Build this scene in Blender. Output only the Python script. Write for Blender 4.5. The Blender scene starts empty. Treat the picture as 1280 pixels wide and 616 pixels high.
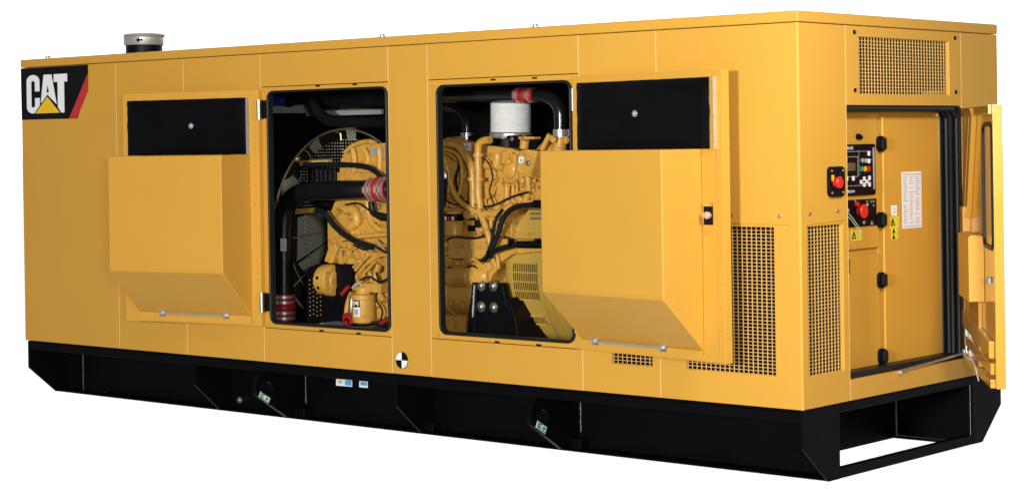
import bpy, bmesh, math, random
from mathutils import Vector, Matrix
random.seed(7)
SC = bpy.context.scene
COL = SC.collection
PI = math.pi
L, W, H = 6.867, 2.209, 2.10          # housing length, width, height (m); base foot at z = -0.405
GZ = -0.405

# ------------------------------------------------------------------ materials
def mat(name, col, rough=.5, metal=0.0, spec=.5, var=.0, vscale=6.0, bump=0.0, bscale=60.0, coat=0.0, grime=0.0):
    m = bpy.data.materials.new(name); m.use_nodes = True
    nt = m.node_tree; b = nt.nodes['Principled BSDF']
    b.inputs['Base Color'].default_value = (*col, 1)
    b.inputs['Roughness'].default_value = rough
    b.inputs['Metallic'].default_value = metal
    b.inputs['Specular IOR Level'].default_value = spec
    b.inputs['Coat Weight'].default_value = coat
    b.inputs['Coat Roughness'].default_value = .15
    tc = nt.nodes.new('ShaderNodeTexCoord')
    if var > 0:
        n = nt.nodes.new('ShaderNodeTexNoise'); n.inputs['Scale'].default_value = vscale; n.inputs['Detail'].default_value = 5
        nt.links.new(tc.outputs['Object'], n.inputs['Vector'])
        mx = nt.nodes.new('ShaderNodeMix'); mx.data_type = 'RGBA'
        mx.inputs['A'].default_value = (*[c*(1-var) for c in col], 1)
        mx.inputs['B'].default_value = (*[min(1, c*(1+var)) for c in col], 1)
        nt.links.new(n.outputs['Fac'], mx.inputs['Factor'])
        out = mx.outputs['Result']
        if grime > 0:
            n3 = nt.nodes.new('ShaderNodeTexNoise'); n3.inputs['Scale'].default_value = vscale*2.3; n3.inputs['Detail'].default_value = 8
            nt.links.new(tc.outputs['Object'], n3.inputs['Vector'])
            rp = nt.nodes.new('ShaderNodeValToRGB')
            rp.color_ramp.elements[0].position = .52; rp.color_ramp.elements[1].position = .72
            nt.links.new(n3.outputs['Fac'], rp.inputs['Fac'])
            ml = nt.nodes.new('ShaderNodeMath'); ml.operation = 'MULTIPLY'; ml.inputs[1].default_value = grime
            nt.links.new(rp.outputs['Color'], ml.inputs[0])
            m2 = nt.nodes.new('ShaderNodeMix'); m2.data_type = 'RGBA'
            m2.inputs['B'].default_value = (*[c*.35 for c in col], 1)
            nt.links.new(out, m2.inputs['A']); nt.links.new(ml.outputs[0], m2.inputs['Factor'])
            out = m2.outputs['Result']
        nt.links.new(out, b.inputs['Base Color'])
        rr = nt.nodes.new('ShaderNodeMapRange')
        rr.inputs['To Min'].default_value = max(.02, rough-.08); rr.inputs['To Max'].default_value = min(1, rough+.08)
        nt.links.new(n.outputs['Fac'], rr.inputs['Value']); nt.links.new(rr.outputs['Result'], b.inputs['Roughness'])
    if bump > 0:
        n2 = nt.nodes.new('ShaderNodeTexNoise'); n2.inputs['Scale'].default_value = bscale; n2.inputs['Detail'].default_value = 3
        nt.links.new(tc.outputs['Object'], n2.inputs['Vector'])
        bp = nt.nodes.new('ShaderNodeBump'); bp.inputs['Strength'].default_value = bump; bp.inputs['Distance'].default_value = .004
        nt.links.new(n2.outputs['Fac'], bp.inputs['Height']); nt.links.new(bp.outputs['Normal'], b.inputs['Normal'])
    return m

M = dict(
    gloss=mat('gloss_yellow_paint', (.57, .300, .038), .16, spec=.6, var=.05, vscale=3, bump=.4, bscale=7, coat=.4),
    yellow=mat('yellow_paint', (.56, .296, .042), .42, spec=.22, var=.05, vscale=1.6, bump=.22, bscale=2.2),
    engine=mat('engine_paint', (.585, .315, .055), .34, spec=.35, var=.10, vscale=9, bump=.35, bscale=45, grime=.55),
    genpaint=mat('alternator_paint', (.47, .305, .055), .4, spec=.35, var=.08, vscale=7, bump=.2, bscale=40),
    capsteel=mat('dull_cap_steel', (.46, .45, .43), .42, metal=.5, var=.15, vscale=16),
    weld=mat('weld_metal', (.11, .11, .11), .5, var=.3, vscale=30),
    seam_highlight=mat('seam_highlight_paint', (.80, .56, .25), .5),  # pale tone stands in for light caught on the sheet edges
    screen=mat('perforated_screen', (.55, .47, .33), .45),
    wire=mat('grille_paint', (.56, .34, .10), .45, var=.05),
    base=mat('black_base_paint', (.0018, .0020, .0025), .46, spec=.07, var=.25, vscale=4, bump=.25, bscale=18),
    black=mat('black_paint', (.0035, .0035, .005), .45, spec=.12, var=.2),
    rubber=mat('black_rubber', (.007, .009, .010), .42, spec=.25, var=.2, vscale=12),
    pipe=mat('black_pipe_paint', (.008, .008, .009), .22, spec=.6, var=.2, bump=.05, bscale=12),
    foam=mat('acoustic_foam_film', (.0024, .0025, .0034), .36, spec=.10, var=.4, vscale=5, bump=.9, bscale=9),
    lining=mat('black_lining', (.004, .004, .005), .8, spec=.1, var=.3, bump=.6, bscale=14),
    steel=mat('bright_steel', (.66, .65, .63), .28, metal=.75, var=.12, vscale=14),
    zinc=mat('zinc_steel', (.55, .53, .47), .38, metal=1.0, var=.15, vscale=20),
    grey=mat('grey_sheet', (.30, .30, .29), .5, var=.15, vscale=5),
    red=mat('red_silicone', (.34, .016, .014), .4, var=.12, vscale=20),
    redbtn=mat('red_plastic', (.56, .014, .012), .35, coat=.15),
    signred=mat('sign_red', (.46, .018, .025), .45),
    signyellow=mat('sign_yellow', (.74, .46, .012), .45),
    white=mat('white_vinyl', (.78, .78, .78), .5),
    lag=mat('white_lagging', (.72, .72, .70), .55, var=.10, vscale=18, bump=.8, bscale=40),
    blue=mat('blue_silicone', (.02, .045, .28), .4, var=.1),
    stblue=mat('sticker_blue', (.10, .32, .62), .5),
    green=mat('sticker_green', (.02, .22, .07), .5),
    warn=mat('warning_yellow', (.72, .62, .02), .5),
    fin=mat('radiator_fins', (.022, .026, .020), .45, metal=.2, var=.3, vscale=12),
    brasswire=mat('guard_wire', (.60, .47, .28), .35, metal=.5),
    core=mat('radiator_core', (.014, .017, .014), .6, var=.4, vscale=20),
    amber=mat('amber_key', (.70, .40, .02), .4),
    keygreen=mat('green_key', (.02, .25, .12), .4),
    lcd=mat('lcd_window', (.10, .085, .05), .25),
    glass=mat('window_glass', (.78, .47, .14), .2, spec=.5),  # opaque pane, yellow reflections put into its colour
    paper=mat('paper_sheet', (.74, .75, .76), .6),
    ink=mat('grey_ink', (.36, .37, .40), .6),
    tan=mat('tan_loom', (.42, .24, .09), .5, var=.1),
    dark=mat('dark_cavity', (.003, .003, .003), .9, spec=.05),
    floor=mat('see_through_floor', (.93, .93, .93), .9, spec=.1),
)

# blades with fine pressed ribs
fm0 = mat('ribbed_blade', (.2,.2,.16), .5); fn = fm0.node_tree; M['finline'] = fm0
tcx = fn.nodes.new('ShaderNodeTexCoord'); wv_ = fn.nodes.new('ShaderNodeTexWave'); wv_.bands_direction = 'DIAGONAL'; wv_.inputs['Scale'].default_value = 22; wv_.inputs['Distortion'].default_value = .6
rp_ = fn.nodes.new('ShaderNodeValToRGB'); rp_.color_ramp.elements[0].color = (.07,.078,.058,1); rp_.color_ramp.elements[1].color = (.60,.62,.48,1)
fn.links.new(tcx.outputs['Object'], wv_.inputs['Vector']); fn.links.new(wv_.outputs['Fac'], rp_.inputs['Fac']); fn.links.new(rp_.outputs['Color'], fn.nodes['Principled BSDF'].inputs['Base Color'])

# ------------------------------------------------------------------ mesh builder
V = Vector
class MB:
    def __init__(s): s.v = []; s.f = []; s.mi = []; s.ms = []
    def slot(s, m):
        if m not in s.ms: s.ms.append(m)
        return s.ms.index(m)
    def add(s, vs, fs, m):
        k = s.slot(m); o = len(s.v)
        s.v += [tuple(x) for x in vs]
        for f in fs: s.f.append([i+o for i in f]); s.mi.append(k)
    def box(s, x0, x1, y0, y1, z0, z1, m):
        vs = [(x, y, z) for x in (x0, x1) for y in (y0, y1) for z in (z0, z1)]
        s.add(vs, [(0,1,3,2),(4,6,7,5),(0,4,5,1),(2,3,7,6),(0,2,6,4),(1,5,7,3)], m)
    def obox(s, c, ax, hs, m):
        c = V(c); ax = [V(a).normalized() for a in ax]
        vs = [c+ax[0]*hs[0]*i+ax[1]*hs[1]*j+ax[2]*hs[2]*k for i in (-1,1) for j in (-1,1) for k in (-1,1)]
        s.add(vs, [(0,1,3,2),(4,6,7,5),(0,4,5,1),(2,3,7,6),(0,2,6,4),(1,5,7,3)], m)
    def beam(s, p, q, w, t, m, up=(0,0,1)):
        p, q = V(p), V(q); d = (q-p); n = d.normalized(); a = n.cross(V(up)).normalized(); b = a.cross(n)
        s.obox((p+q)/2, (n, a, b), (d.length/2, w/2, t/2), m)
    def ring(s, c, a, b, r, n): return [V(c)+V(a)*(r*math.cos(2*PI*i/n))+V(b)*(r*math.sin(2*PI*i/n)) for i in range(n)]
    @staticmethod
    def basis(d):
        d = V(d).normalized(); t = V((0,0,1)) if abs(d.z) < .9 else V((1,0,0))
        a = d.cross(t).normalized(); return a, d.cross(a)
    def lathe(s, o, d, prof, m, n=28, caps=True):
        """prof: list of (distance along d, radius)"""
        o = V(o); d = V(d).normalized(); a, b = s.basis(d); vs = []; fs = []
        for h, r in prof: vs += s.ring(o+d*h, a, b, r, n)
        for j in range(len(prof)-1):
            for i in range(n):
                k = (i+1) % n
                fs.append((j*n+i, j*n+k, (j+1)*n+k, (j+1)*n+i))
        if caps:
            fs.append(tuple(range(n-1, -1, -1))); fs.append(tuple((len(prof)-1)*n+i for i in range(n)))
        s.add(vs, fs, m)
    def cyl(s, p, q, r, m, n=20, r2=None):
        p, q = V(p), V(q); s.lathe(p, q-p, [(0, r), ((q-p).length, r if r2 is None else r2)], m, n)
    def rcyl(s, p, q, r, m, n=24, e=None):
        p, q = V(p), V(q); l = (q-p).length; e = e or min(r*.25, l*.25)
        s.lathe(p, q-p, [(0, r-e), (e*.3, r-e*.3), (e, r), (l-e, r), (l-e*.3, r-e*.3), (l, r-e)], m, n)
    def tube(s, pts, r, m, n=12, res=8, smooth=True, caps=True):
        P = [V(p) for p in pts]
        if smooth and len(P) > 2:
            Q = []
            E = [P[0]*2-P[1]]+P+[P[-1]*2-P[-2]]
            for i in range(1, len(E)-2):
                for k in range(res):
                    t = k/res; a, b, c, d = E[i-1], E[i], E[i+1], E[i+2]
                    Q.append(.5*((2*b)+(c-a)*t+(2*a-5*b+4*c-d)*t*t+(3*b-a-3*c+d)*t**3))
            Q.append(P[-1]); P = Q
        vs = []; fs = []; a = None
        for i, p in enumerate(P):
            d = (P[min(i+1, len(P)-1)]-P[max(i-1, 0)]).normalized()
            if a is None: a, b = s.basis(d)
            else:
                a = (a-d*a.dot(d)).normalized(); b = d.cross(a)
            rr = r[min(int(i*len(r)/len(P)), len(r)-1)] if isinstance(r, (list, tuple)) else r
            vs += s.ring(p, a, b, rr, n)
        for j in range(len(P)-1):
            for i in range(n):
                k = (i+1) % n; fs.append((j*n+i, j*n+k, (j+1)*n+k, (j+1)*n+i))
        if caps: fs.append(tuple(range(n-1, -1, -1))); fs.append(tuple((len(P)-1)*n+i for i in range(n)))
        s.add(vs, fs, m)
    def plate(s, loops, t, m, fr=None):
        """extruded polygon with holes. loops: lists of (a,b); fr: (origin, ea, eb, en); thickness t along en"""
        o, ea, eb, en = [V(q) for q in (fr or ((0,0,0),(1,0,0),(0,0,1),(0,1,0)))]
        bm = bmesh.new(); edges = []; order = []
        for lp in loops:
            vv = [bm.verts.new(o+ea*p[0]+eb*p[1]) for p in lp]
            order.append(vv)
            for i in range(len(vv)): edges.append(bm.edges.new((vv[i], vv[(i+1) % len(vv)])))
        bmesh.ops.triangle_fill(bm, use_beauty=True, use_dissolve=False, edges=edges, normal=-en)
        bm.verts.index_update()
        vs = [v.co.copy() for v in bm.verts]; nv = len(vs)
        fs = [[v.index for v in f.verts] for f in bm.faces]
        tri = fs; vs2 = vs+[v+en*t for v in vs]
        fs = [list(f) for f in tri]+[[i+nv for i in reversed(f)] for f in tri]
        for vv in order:
            ix = [v.index for v in vv]
            for i in range(len(ix)):
                a, b = ix[i], ix[(i+1) % len(ix)]; fs.append([a, b, b+nv, a+nv])
        bm.free(); s.add(vs2, fs, m)
    def slab(s, pts, ext, m):
        """convex or simple polygon of 3-D points extruded by vector ext"""
        pts = [V(p) for p in pts]; n = len(pts); e = V(ext)
        s.add(pts+[p+e for p in pts], [tuple(range(n)), tuple(range(2*n-1, n-1, -1))]+[(i, (i+1) % n, (i+1) % n+n, i+n) for i in range(n)], m)
    def bolt(s, p, d, r, m, h=None):
        h = h or r*.7; s.lathe(p, d, [(0, r*1.25), (h*.25, r*1.25), (h*.25, r), (h*.9, r), (h, r*.8)], m, 8)
    def build(s, name, parent=None, bevel=0, smooth=True, angle=38, seg=2, label=None):
        me = bpy.data.meshes.new(name)
        org = wloc(parent) if parent else V((0,0,0))
        me.from_pydata([tuple(V(v)-org) for v in s.v], [], s.f)
        for m in s.ms: me.materials.append(M[m])
        me.polygons.foreach_set('material_index', s.mi)
        bm = bmesh.new(); bm.from_mesh(me); bmesh.ops.recalc_face_normals(bm, faces=bm.faces); bm.to_mesh(me); bm.free()
        if smooth:
            me.polygons.foreach_set('use_smooth', [True]*len(me.polygons)); me.set_sharp_from_angle(angle=math.radians(angle))
        me.update()
        o = bpy.data.objects.new(name, me); COL.objects.link(o)
        if parent: o.parent = parent
        if bevel:
            bv = o.modifiers.new('bevel', 'BEVEL'); bv.width = bevel; bv.segments = seg; bv.limit_method = 'ANGLE'; bv.angle_limit = math.radians(40)
            bv.harden_normals = True
        if label: o['label'] = label
        return o

def wloc(o):
    p = V((0,0,0))
    while o: p = p+o.location; o = o.parent
    return p
def thing(name, label, cat, loc):
    o = bpy.data.objects.new(name, None); COL.objects.link(o); o.location = loc; o.empty_display_size = .2
    o['label'] = label; o['category'] = cat
    return o
def copy_part(o, delta, parent=None):
    c = o.copy(); COL.objects.link(c); c.parent = parent or o.parent; c.location = V(o.location)+V(delta); return c
def rrect(x0, x1, z0, z1, r, n=6):
    P = []
    for cx, cz, a0 in ((x1-r, z1-r, 0), (x0+r, z1-r, 90), (x0+r, z0+r, 180), (x1-r, z0+r, 270)):
        for i in range(n+1):
            a = math.radians(a0+90*i/n); P.append((cx+r*math.cos(a), cz+r*math.sin(a)))
    return P
def rect(x0, x1, z0, z1): return [(x0, z0), (x1, z0), (x1, z1), (x0, z1)]
FRONT = ((0,0,0), (1,0,0), (0,0,1), (0,1,0))
def endfr(x): return ((x,0,0), (0,1,0), (0,0,1), (-1,0,0))
def text(body, size, o, ea, eb, m, parent, name='lettering', align='LEFT'):
    o, ea, eb = V(o), V(ea).normalized(), V(eb).normalized()
    c = bpy.data.curves.new('t', 'FONT'); c.body = body; c.size = size; c.align_x = align; c.extrude = .0006
    t = bpy.data.objects.new('t', c); COL.objects.link(t)
    me = bpy.data.meshes.new_from_object(t.evaluated_get(bpy.context.evaluated_depsgraph_get()))
    bpy.data.objects.remove(t); en = ea.cross(eb)
    b = MB(); b.add([o+ea*v.co.x+eb*v.co.y+en*v.co.z for v in me.vertices], [list(p.vertices) for p in me.polygons], m)
    bpy.data.meshes.remove(me); return b

# lettering of the brand plate, on a 0..1 square grid (x right, y up)
def arcpts(cx, cy, rx, ry, a0, a1, n=8): return [(cx+rx*math.cos(math.radians(a0+(a1-a0)*i/n)), cy+ry*math.sin(math.radians(a0+(a1-a0)*i/n))) for i in range(n+1)]
def letters():
    C = arcpts(.155, .84, .155, .16, 0, 180)+arcpts(.155, .16, .155, .16, 180, 360)+[(.31, .40), (.20, .40), (.20, .20)]+arcpts(.155, .20, .045, .045, 0, -180, 5)+[(.11, .80)]+arcpts(.155, .80, .045, .045, 180, 0, 5)+[(.20, .57), (.31, .57)]
    A = [(.335, .26), (.415, .99), (.60, .99), (.715, .22), (.52, .45)]
    Ah = [(.475, .53), (.54, .53), (.505, .74)]
    T = [(.655, .99), (.97, .99), (.97, .79), (.895, .79), (.895, .0), (.825, .0), (.745, .15), (.745, .79), (.655, .79)]
    tri = [(.21, .0), (.80, .0), (.505, .42)]
    return C, A, Ah, T, tri

# ================================================================== the floor
b = MB(); b.add([(-300,-300,GZ-.004),(300,-300,GZ-.004),(300,300,GZ-.004),(-300,300,GZ-.004)], [(0,1,2,3)], 'floor')
# made-up see-through sheet keeping the ground shadowless white: part diffuse, part translucent, part clear
fm_ = M['floor'].node_tree; tr_ = fm_.nodes.new('ShaderNodeBsdfTranslucent'); tr_.inputs['Color'].default_value = (.96,.96,.96,1)
ms_ = fm_.nodes.new('ShaderNodeMixShader'); ms_.inputs[0].default_value = .6
fm_.links.new(fm_.nodes['Principled BSDF'].outputs[0], ms_.inputs[1]); fm_.links.new(tr_.outputs[0], ms_.inputs[2])
tp_ = fm_.nodes.new('ShaderNodeBsdfTransparent'); m2_ = fm_.nodes.new('ShaderNodeMixShader'); m2_.inputs[0].default_value = .62
fm_.links.new(ms_.outputs[0], m2_.inputs[1]); fm_.links.new(tp_.outputs[0], m2_.inputs[2])
fm_.links.new(m2_.outputs[0], fm_.nodes['Material Output'].inputs['Surface'])
fl = b.build('floor'); fl['kind'] = 'structure'

# ================================================================== the black skid base
base = thing('skid_base', 'long black steel skid base with chamfered feet under the yellow housing', 'skid base', (L/2, W/2, GZ))
WY = .355
PROF = [(0.006,-.002), (0.006,-.204), (.247,GZ), (.36,GZ), (.36,-.002)]
def prof(mirror=False, pts=PROF): return [((W-y) if mirror else y, z) for y, z in pts]
for mir in (False, True):
    f = lambda y: W-y if mir else y
    b = MB()
    y0, y1 = sorted((f(.008), f(WY+.02))); b.box(.024, L-.02, y0, y1, -.012, -.002, 'base')        # top flange
    y0, y1 = sorted((f(.008), f(.020))); b.box(.024, L-.02, y0, y1, -.066, -.014, 'base')            # flange lip
    y0, y1 = sorted((f(WY), f(WY+.02))); b.box(.042, L-.023, y0, y1, GZ+.014, -.014, 'base')           # web
    y0, y1 = sorted((f(.25), f(WY+.06))); b.box(.05, L-.02, y0, y1, GZ, GZ+.012, 'base')             # foot flange
    b.build('side_beam', base, bevel=.003)
    for x in (.022, L-.022):
        b = MB(); b.plate([prof(mir)], .02, 'base', ((x-.0 if x < 1 else L-.002,0,0), (0,1,0), (0,0,1), (1 if x < 1 else -1,0,0)))
        b.build('end_plate', base, bevel=.003)
    for x in (1.93, 3.868):
        b = MB(); b.plate([prof(mir, [(.022,-.068), (.022,-.204), (.235,GZ+.014), (WY-.001,GZ+.014), (WY-.001,-.016), (.022,-.016)])], .018, 'base', ((x,0,0), (0,1,0), (0,0,1), (-1,0,0)))
        b.build('gusset', base, bevel=.0012)
for x in (0.023, L-.023):
    b = MB(); b.box(x-.02, x+.02, .362, W-.362, -.05, -.004, 'base'); b.build('end_crossbeam', base, bevel=.003)
    b = MB(); b.box(x-.03, x+.018, .362, W-.362, GZ, GZ+.055, 'base'); b.build('drag_bar', base, bevel=.004)
    xp = 6.355 if x > 1 else .5
    b = MB(); b.box(xp-.02, xp, .377, W-.377, GZ, -.016, 'base'); b.build('cross_plate', base, bevel=.003)
b = MB(); b.box(.5, 6.33, .378, W-.378, -.06, -.014, 'base'); b.build('floor_plate', base)
# welds and little foot blocks on the front web
def weld(x, z0, z1, y=WY-.004):
    b = MB(); n = 22
    b.tube([(x+random.uniform(-.0015,.0015), y, z0+(z1-z0)*i/n) for i in range(n+1)], [random.uniform(.0022,.0045) for _ in range(n+1)], 'weld', n=6, smooth=False)
    return b
for x, z0, z1 in ((.235,-.09,-.39), (1.915,-.09,-.30), (2.685,-.10,-.31), (3.862,-.09,-.31), (5.075,-.10,-.30)):
    weld(x, z1, z0).build('weld_seam', base)
for x in (2.69, 3.875, 5.08):
    b = MB(); b.box(x-.055, x+.055, WY-.08, WY-.002, GZ+.013, GZ+.075, 'base'); b.build('foot_block', base, bevel=.006)
for x in (1.88, 2.03):
    b = MB(); b.rcyl((x, WY-.002, -.335), (x, WY-.03, -.335), .026, 'zinc', 14); b.bolt((x, WY-.03, -.335), (0,-1,0), .014, 'zinc'); b.build('drain_plug', base)
b = MB(); weldx = MB(); weldx.tube([(6.358, 1.826, GZ+.01+.03*i) for i in range(12)], [random.uniform(.003,.005) for _ in range(12)], 'weld', n=6, smooth=False); weldx.build('weld_seam', base)
# lifting lugs
for i, x in enumerate((2.66, 5.05)):
    b = MB()
    out = [(WY-.001,-.07), (.03,-.07)]+arcpts(.02,-.165,.10,.095, 100, 215, 10)+[(.20,-.385), (WY-.001,-.385)]
    hole = arcpts(.03,-.175,.042,.042, 0, 360, 16)[:-1]
    b.plate([out, hole], .03, 'base', ((x,0,0), (0,1,0), (0,0,1), (-1,0,0)))
    b.lathe((x-.035, .03, -.175), (1,0,0), [(0,.042), (0,.058), (.04,.058), (.04,.042), (0,.042)], 'base', 20, caps=False)
    lug = b.build('lifting_lug', base, bevel=.0015)
    q = ([(2.666, -0.036, -0.192), (2.666, 0.052, -0.243), (2.666, 0.029, -0.276), (2.666, -0.053, -0.225)] if i == 0 else [(5.056, -0.020, -0.192), (5.056, 0.062, -0.239), (5.056, 0.043, -0.279), (5.056, -0.039, -0.230)])
    q = [V(p) for p in q]
    s = MB(); s.slab(q, (-.003,0,0), 'white')
    c = sum(q, V())/4; e1 = (q[1]-q[0])*.5; e2 = (q[3]-q[0])*.5
    def P(u, v): return c+e1*u+e2*v+V((.003,0,0))
    s.tube([P(-.45+.3*math.cos(a), .45*math.sin(a)) for a in [math.radians(50+k*26) for k in range(11)]], .0038, 'green', n=5)
    s.tube([P(.12,.0), P(.6,.0)], .0035, 'green', n=5, smooth=False); s.tube([P(.42+.14*math.cos(a), .05+.3*math.sin(a)) for a in [k*.5 for k in range(13)]], .0035, 'green', n=5)
    for u0, v0, u1, v1 in ((-.9,-.85,.9,-.85), (.9,-.85,.9,.85), (.9,.85,-.9,.85), (-.9,.85,-.9,-.85)): s.tube([P(u0,v0), P(u1,v1)], .0025, 'green', n=4, smooth=False)
    s.build('lifting_sticker', lug)
# data stickers on the web
b = MB(); b.slab([(2.986, 0.346, -0.124), (3.137, 0.346, -0.122), (3.136, 0.346, -0.167), (2.985, 0.346, -0.169)], (0,.003,0), 'white')
b.slab([(3.072, 0.344, -0.126), (3.132, 0.344, -0.125), (3.132, 0.344, -0.161), (3.071, 0.344, -0.161)], (0,.002,0), 'stblue'); b.slab([(3.011, 0.344, -0.133), (3.041, 0.344, -0.132), (3.041, 0.344, -0.152), (3.011, 0.344, -0.152)], (0,.002,0), 'ink')
b.build('rating_sticker', base, smooth=False)
b = MB(); b.slab([(3.205, 0.346, -0.122), (3.283, 0.346, -0.121), (3.282, 0.346, -0.164), (3.204, 0.346, -0.165)], (0,.003,0), 'white')
b.slab([(3.218, 0.344, -0.129), (3.277, 0.344, -0.128), (3.276, 0.344, -0.151), (3.218, 0.344, -0.151)], (0,.002,0), 'stblue'); b.build('rating_sticker', base, smooth=False)

# ================================================================== the yellow housing
enc = thing('generator_housing', 'long yellow sheet steel generator housing with two open side doors and an open end door', 'generator housing', (L/2, W/2, 0))
G = .0022; T = .03
ZT = 2.040
O1 = (2.742, 3.850, .258, 1.790); O2 = (4.272, 5.332, .268, 1.783)
def fpanel(x0, x1, z0, z1, holes=(), t=T, y=0):
    b = MB(); b.plate([rect(x0+G, x1-G, z0+G, z1-G)]+list(holes), t, 'yellow', ((0,y,0), (1,0,0), (0,0,1), (0,1,0)))
    return b.build('wall_panel', enc, bevel=.0025, seg=2)
MESH_F = (6.113, 6.113+.0315*18.6, .172, .960); MESH_S = (5.595, 5.883, .172, .268)
for x0, x1 in ((0,1.134), (1.134,1.881), (1.881,2.668), (3.854,4.190)): fpanel(x0, x1, 0, ZT)
fpanel(2.668, 3.854, 1.818, ZT); fpanel(2.668, 3.854, 0, .228); fpanel(2.668, 3.854, .228, 1.818, [rrect(*O1, .055)])
fpanel(4.190, 5.383, 1.818, ZT); fpanel(4.190, 5.383, 0, .238); fpanel(4.190, 5.383, .238, 1.818, [rrect(*O2, .055)])
fpanel(5.383, 5.937, 0, ZT, [rect(*MESH_S)])
fpanel(5.937, L-.010+G, 0.0, ZT, [rect(MESH_F[0], MESH_F[1], MESH_F[2], MESH_F[3])])
# lower cover with two bolts, a thin raised sheet edge above the mesh
b = MB(); b.beam((6.05, -.002, .985), (6.807, -.002, .979), .006, .005, 'yellow')
b.beam((6.807,-.002,.979), (6.807,-.002,.972), .006, .004, 'yellow'); b.build('cover_seam', enc)
b = MB(); b.bolt((6.43,-.001,1.02), (0,-1,0), .009, 'zinc'); bolt0 = b.build('cover_bolt', enc)
for dx, dz in ((.31, .0), (-.25, .002)): copy_part(bolt0, (dx, 0, dz))
# end wall
def epanel(y0, y1, z0, z1, holes=(), x=L, t=T):
    b = MB(); b.plate([rect(y0+G, y1-G, z0+G, z1-G)]+list(holes), t, 'yellow', endfr(x)); return b.build('wall_panel', enc, bevel=.0035)
MESH_E = (.061, .061+.0310*11.4, .174, .962); VENT = (.606, 1.615, 1.667, 1.980)
epanel(.010-G, .470, 0, ZT, [rect(*MESH_E)])
b = MB(); b.tube([(L-.0115,.0115,.002), (L-.0115,.0115,ZT-.002)], .0112, 'yellow', n=20, smooth=False); b.build('corner_edge', enc)
# pale strips in the seams, painted highlight of the folded sheet edges
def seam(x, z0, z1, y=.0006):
    b = MB(); b.box(x-G*.9, x+G*.9, y, y+.006, z0, z1, 'seam_highlight'); b.build('panel_seam', enc, smooth=False)
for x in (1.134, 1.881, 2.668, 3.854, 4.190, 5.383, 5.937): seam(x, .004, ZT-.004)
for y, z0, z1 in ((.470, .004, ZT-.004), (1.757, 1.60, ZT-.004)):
    b = MB(); b.box(L-.006, L-.0006, y-G*.9, y+G*.9, z0, z1, 'seam_highlight'); b.build('panel_seam', enc, smooth=False)
epanel(.470, 1.757, 1.603, ZT, [rect(*VENT)])
epanel(1.757, W+G, 0, ZT)
epanel(.470, 1.757, 0, .118)
b = MB(); b.beam((L+.002, .048, .974), (L+.002, .447, .988), .005, .006, 'yellow'); b.build('cover_seam', enc)
for y, z in ((.085, 1.03), (.36, 1.035)):
    b = MB(); b.bolt((L+.001, y, z), (1,0,0), .009, 'zinc'); b.build('cover_bolt', enc)
for y, z in ((6.867, 0.553, 2.002)[1:], (6.867, 1.675, 2.002)[1:], (6.867, 0.552, 1.686)[1:], (6.867, 1.677, 1.685)[1:]):
    b = MB(); b.bolt((L+.001, y, z), (1,0,0), .012, 'black', .010); b.lathe((L+.001,y,z), (1,0,0), [(0,.018),(.003,.018)], 'engine', 14); b.build('vent_bolt', enc)
# jamb of the end opening and sill
b = MB()
b.box(6.70, L-T-.002, .455, .468, .02, 1.70, 'yellow'); b.box(6.60, L-T-.002, 1.760, 1.775, .02, 1.70, 'yellow')
b.box(6.70, L-T-.002, .470, 1.757, .085, .110, 'yellow'); b.box(6.70, L-T-.002, .470, 1.757, 1.608, 1.625, 'yellow')
b.build('door_jamb', enc)
# back, left and roof
b = MB(); b.box(0, L-T-.002, W-T, W, 0, ZT-G, 'yellow'); b.build('wall_panel', enc, bevel=.003)
b = MB(); b.box(0, T, T+.002, W-T-.002, 0, ZT-G, 'yellow'); b.build('wall_panel', enc, bevel=.003)
b = MB(); b.box(-.004, L+.004, -.004, W+.004, ZT+.001, H, 'yellow'); b.build('roof', enc, bevel=.008)
for x, y in ((0.270, 0.050, 2.110)[:2], (3.761, 0.050, 2.105)[:2], (5.021, 0.050, 2.114)[:2]):
    b = MB(); b.lathe((x, y, H-.002), (0,0,1), [(0,.022),(.008,.022),(.008,.014),(.020,.016),(.024,.010)], 'zinc', 12); b.build('lifting_bolt', enc)
# black inner lining
b = MB()
b.box(T+.004, L-T-.25, W-T-.03, W-T-.004, .0, ZT-.03, 'lining'); b.box(T+.004, T+.03, T+.01, W-T-.035, 0, ZT-.03, 'lining')
b.box(T+.004, L-T-.004, T+.006, W-T-.006, ZT-.03, ZT-.006, 'lining'); b.box(T+.004, L-T-.3, T+.006, W-T-.035, .004, .03, 'lining')
for x0, x1 in ((.04, 2.70), (3.862, 4.23), (5.36, 5.58)): b.box(x0, x1, T+.003, T+.012, .035, ZT-.035, 'lining')
b.box(5.58, 6.81, T+.01, T+.012, 1.05, ZT-.035, 'lining')
b.box(6.05, 6.06, T+.02, W-.08, .035, 2.0, 'lining')
b.box(6.62, 6.815, .436, .450, .035, 1.2, 'lining'); b.box(6.08, 6.72, .30, .31, .035, 1.2, 'lining'); b.box(6.60, 6.61, .315, .445, .035, 1.2, 'lining')
b.box(5.60, 5.90, .30, .31, .035, .45, 'lining')
b.box(6.50, 6.51, .44, 1.75, 1.64, 2.0, 'lining')
b.build('inner_lining', enc)
b = MB()
for k in range(9): b.tube([(6.48, .55+.13*k, 1.68), (6.50, .58+.13*k, 1.99)], .012, 'tan' if k % 2 else 'grey', n=8)
b.build('cable_bundle', enc)
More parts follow.
